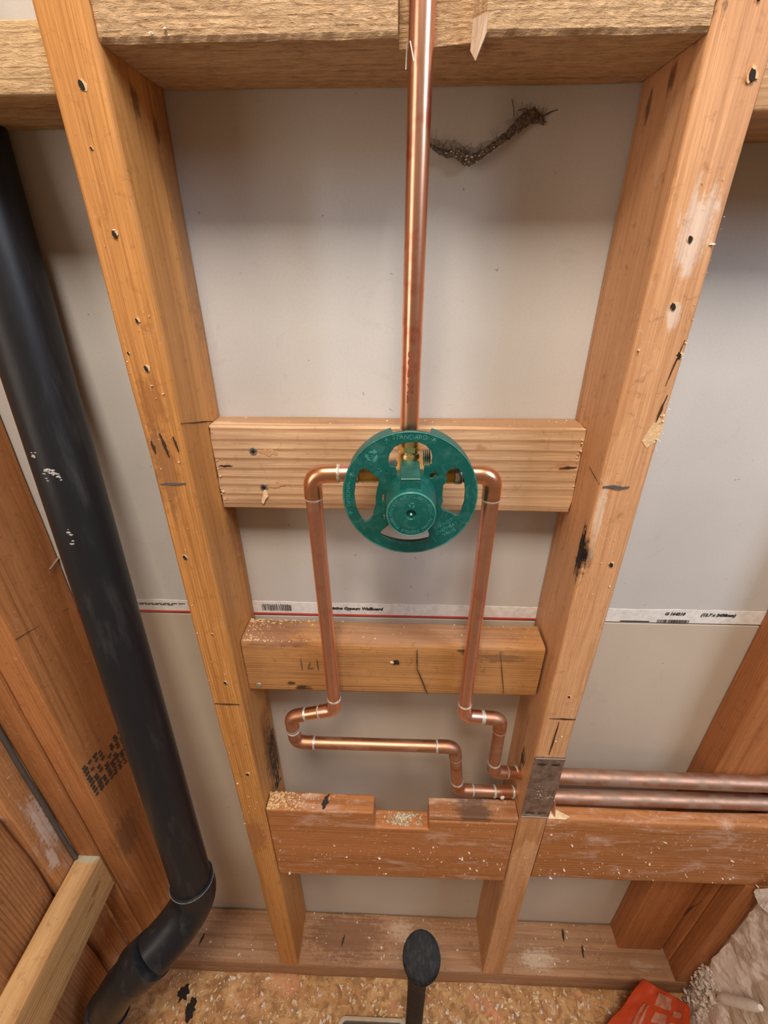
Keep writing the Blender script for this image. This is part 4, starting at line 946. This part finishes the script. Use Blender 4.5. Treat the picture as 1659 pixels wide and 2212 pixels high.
bm = bmesh.new(); box_bm(bm, tx - .055, tx + .055, ty - .026, ty + .026, FZ + .003, FZ + .052, .008); from_bm('steel_head', bm, M_steel, tool, P(tool))

# small dark box with a pale rim set on the floor
fb = tag(empty('floor_box', (-.03, -.095, FZ)), 'dark shallow box with a pale rounded rim on the subfloor at the bottom edge', 'floor box')
def rrect(x0, x1, y0, y1, r, n=6):
    out = []
    for cx, cy, a0 in ((x1 - r, y1 - r, 0), (x0 + r, y1 - r, 90), (x0 + r, y0 + r, 180), (x1 - r, y0 + r, 270)):
        for i in range(n + 1): a = math.radians(a0 + 90 * i / n); out.append((cx + r * math.cos(a), cy + r * math.sin(a)))
    return out
me = plate2d([rrect(-.096, .034, -.15, -.0585, .012), rrect(-.091, .029, -.145, -.0635, .010)], .006, .0008); place_mesh('box_rim', me, Matrix.Translation((0, 0, FZ + .0095)), plain('pale_metal_rim', (.55, .47, .36), .4, .6), fb)
me = plate2d([rrect(-.0912, .0292, -.1452, -.0633, .010)], .0015, 0); place_mesh('box_bottom', me, Matrix.Translation((0, 0, FZ + .0055)), plain('dark_box_inside', (.06, .04, .03), .7), fb)

# crumpled red plastic bag with white print, leaning on the plate
k = NT('red_plastic'); n = k.noise(k.coord(), 60, 4); M_redp = k.out(k.mix(n, (.38, .032, .006), (.54, .062, .011)), .5)
vs = []; fs = []; nu, nv_ = 30, 22
cn = [Vector((.370, -.085, FZ + .006)), Vector((.560, -.085, FZ + .010)), Vector((.566, -.034, FZ + .062)), Vector((.470, -.020, FZ + .128))]
def bag_pt(u, v):
    p = cn[0].lerp(cn[1], u).lerp(cn[3].lerp(cn[2], u), v)
    return p + Vector((0, -.5, .8)) * (.020 * math.sin(math.pi * u) * math.sin(math.pi * v) + .007 * mnoise.noise(Vector((u * 5, v * 4, 1))) + .003 * mnoise.noise(Vector((u * 14, v * 12, 4))))
for j in range(nv_ + 1):
    for i in range(nu + 1): vs.append(bag_pt(i / nu, j / nv_))
n0 = len(vs)
for j in range(nv_ + 1):
    for i in range(nu + 1):
        u, v = i / nu, j / nv_; e = min(u, 1 - u, v, 1 - v); q = bag_pt(u, v) + Vector((0, .30, -.75)) * (.022 * min(1, e * 6)) + Vector((0, .0008, 0)); q.z = max(q.z, FZ + .004); vs.append(q)
for j in range(nv_):
    for i in range(nu): a = j * (nu + 1) + i; fs.append((a, a + 1, a + nu + 2, a + nu + 1)); fs.append((n0 + a + nu + 1, n0 + a + nu + 2, n0 + a + 1, n0 + a))
bag = empty('plastic_bag', (.49, -.05, FZ)); tag(bag, 'crumpled orange-red plastic bag with white print on the floor at lower right', 'bag')
bo = from_py('bag_film', vs, fs, M_redp, bag, P(bag), True)
M_bp = plain('bag_print', (.42, .17, .11), .5)
for (u0, u1, v0, v1) in ((.34, .62, .78, .95), (.40, .58, .55, .70), (.66, .82, .70, .80), (.64, .82, .50, .60), (.44, .60, .30, .45), (.66, .82, .30, .40), (.20, .24, .4, .75), (.27, .30, .35, .75)):
    v2 = []; f2 = []; m_ = 6
    for j in range(m_ + 1):
        for i in range(m_ + 1): v2.append(bag_pt(u0 + (u1 - u0) * i / m_, v0 + (v1 - v0) * j / m_) + Vector((0, -.0005, .0008)))
    for j in range(m_):
        for i in range(m_): a = j * (m_ + 1) + i; f2.append((a, a + 1, a + m_ + 2, a + m_ + 1))
    from_py('white_print', v2, f2, M_bp, bo, P(bag))
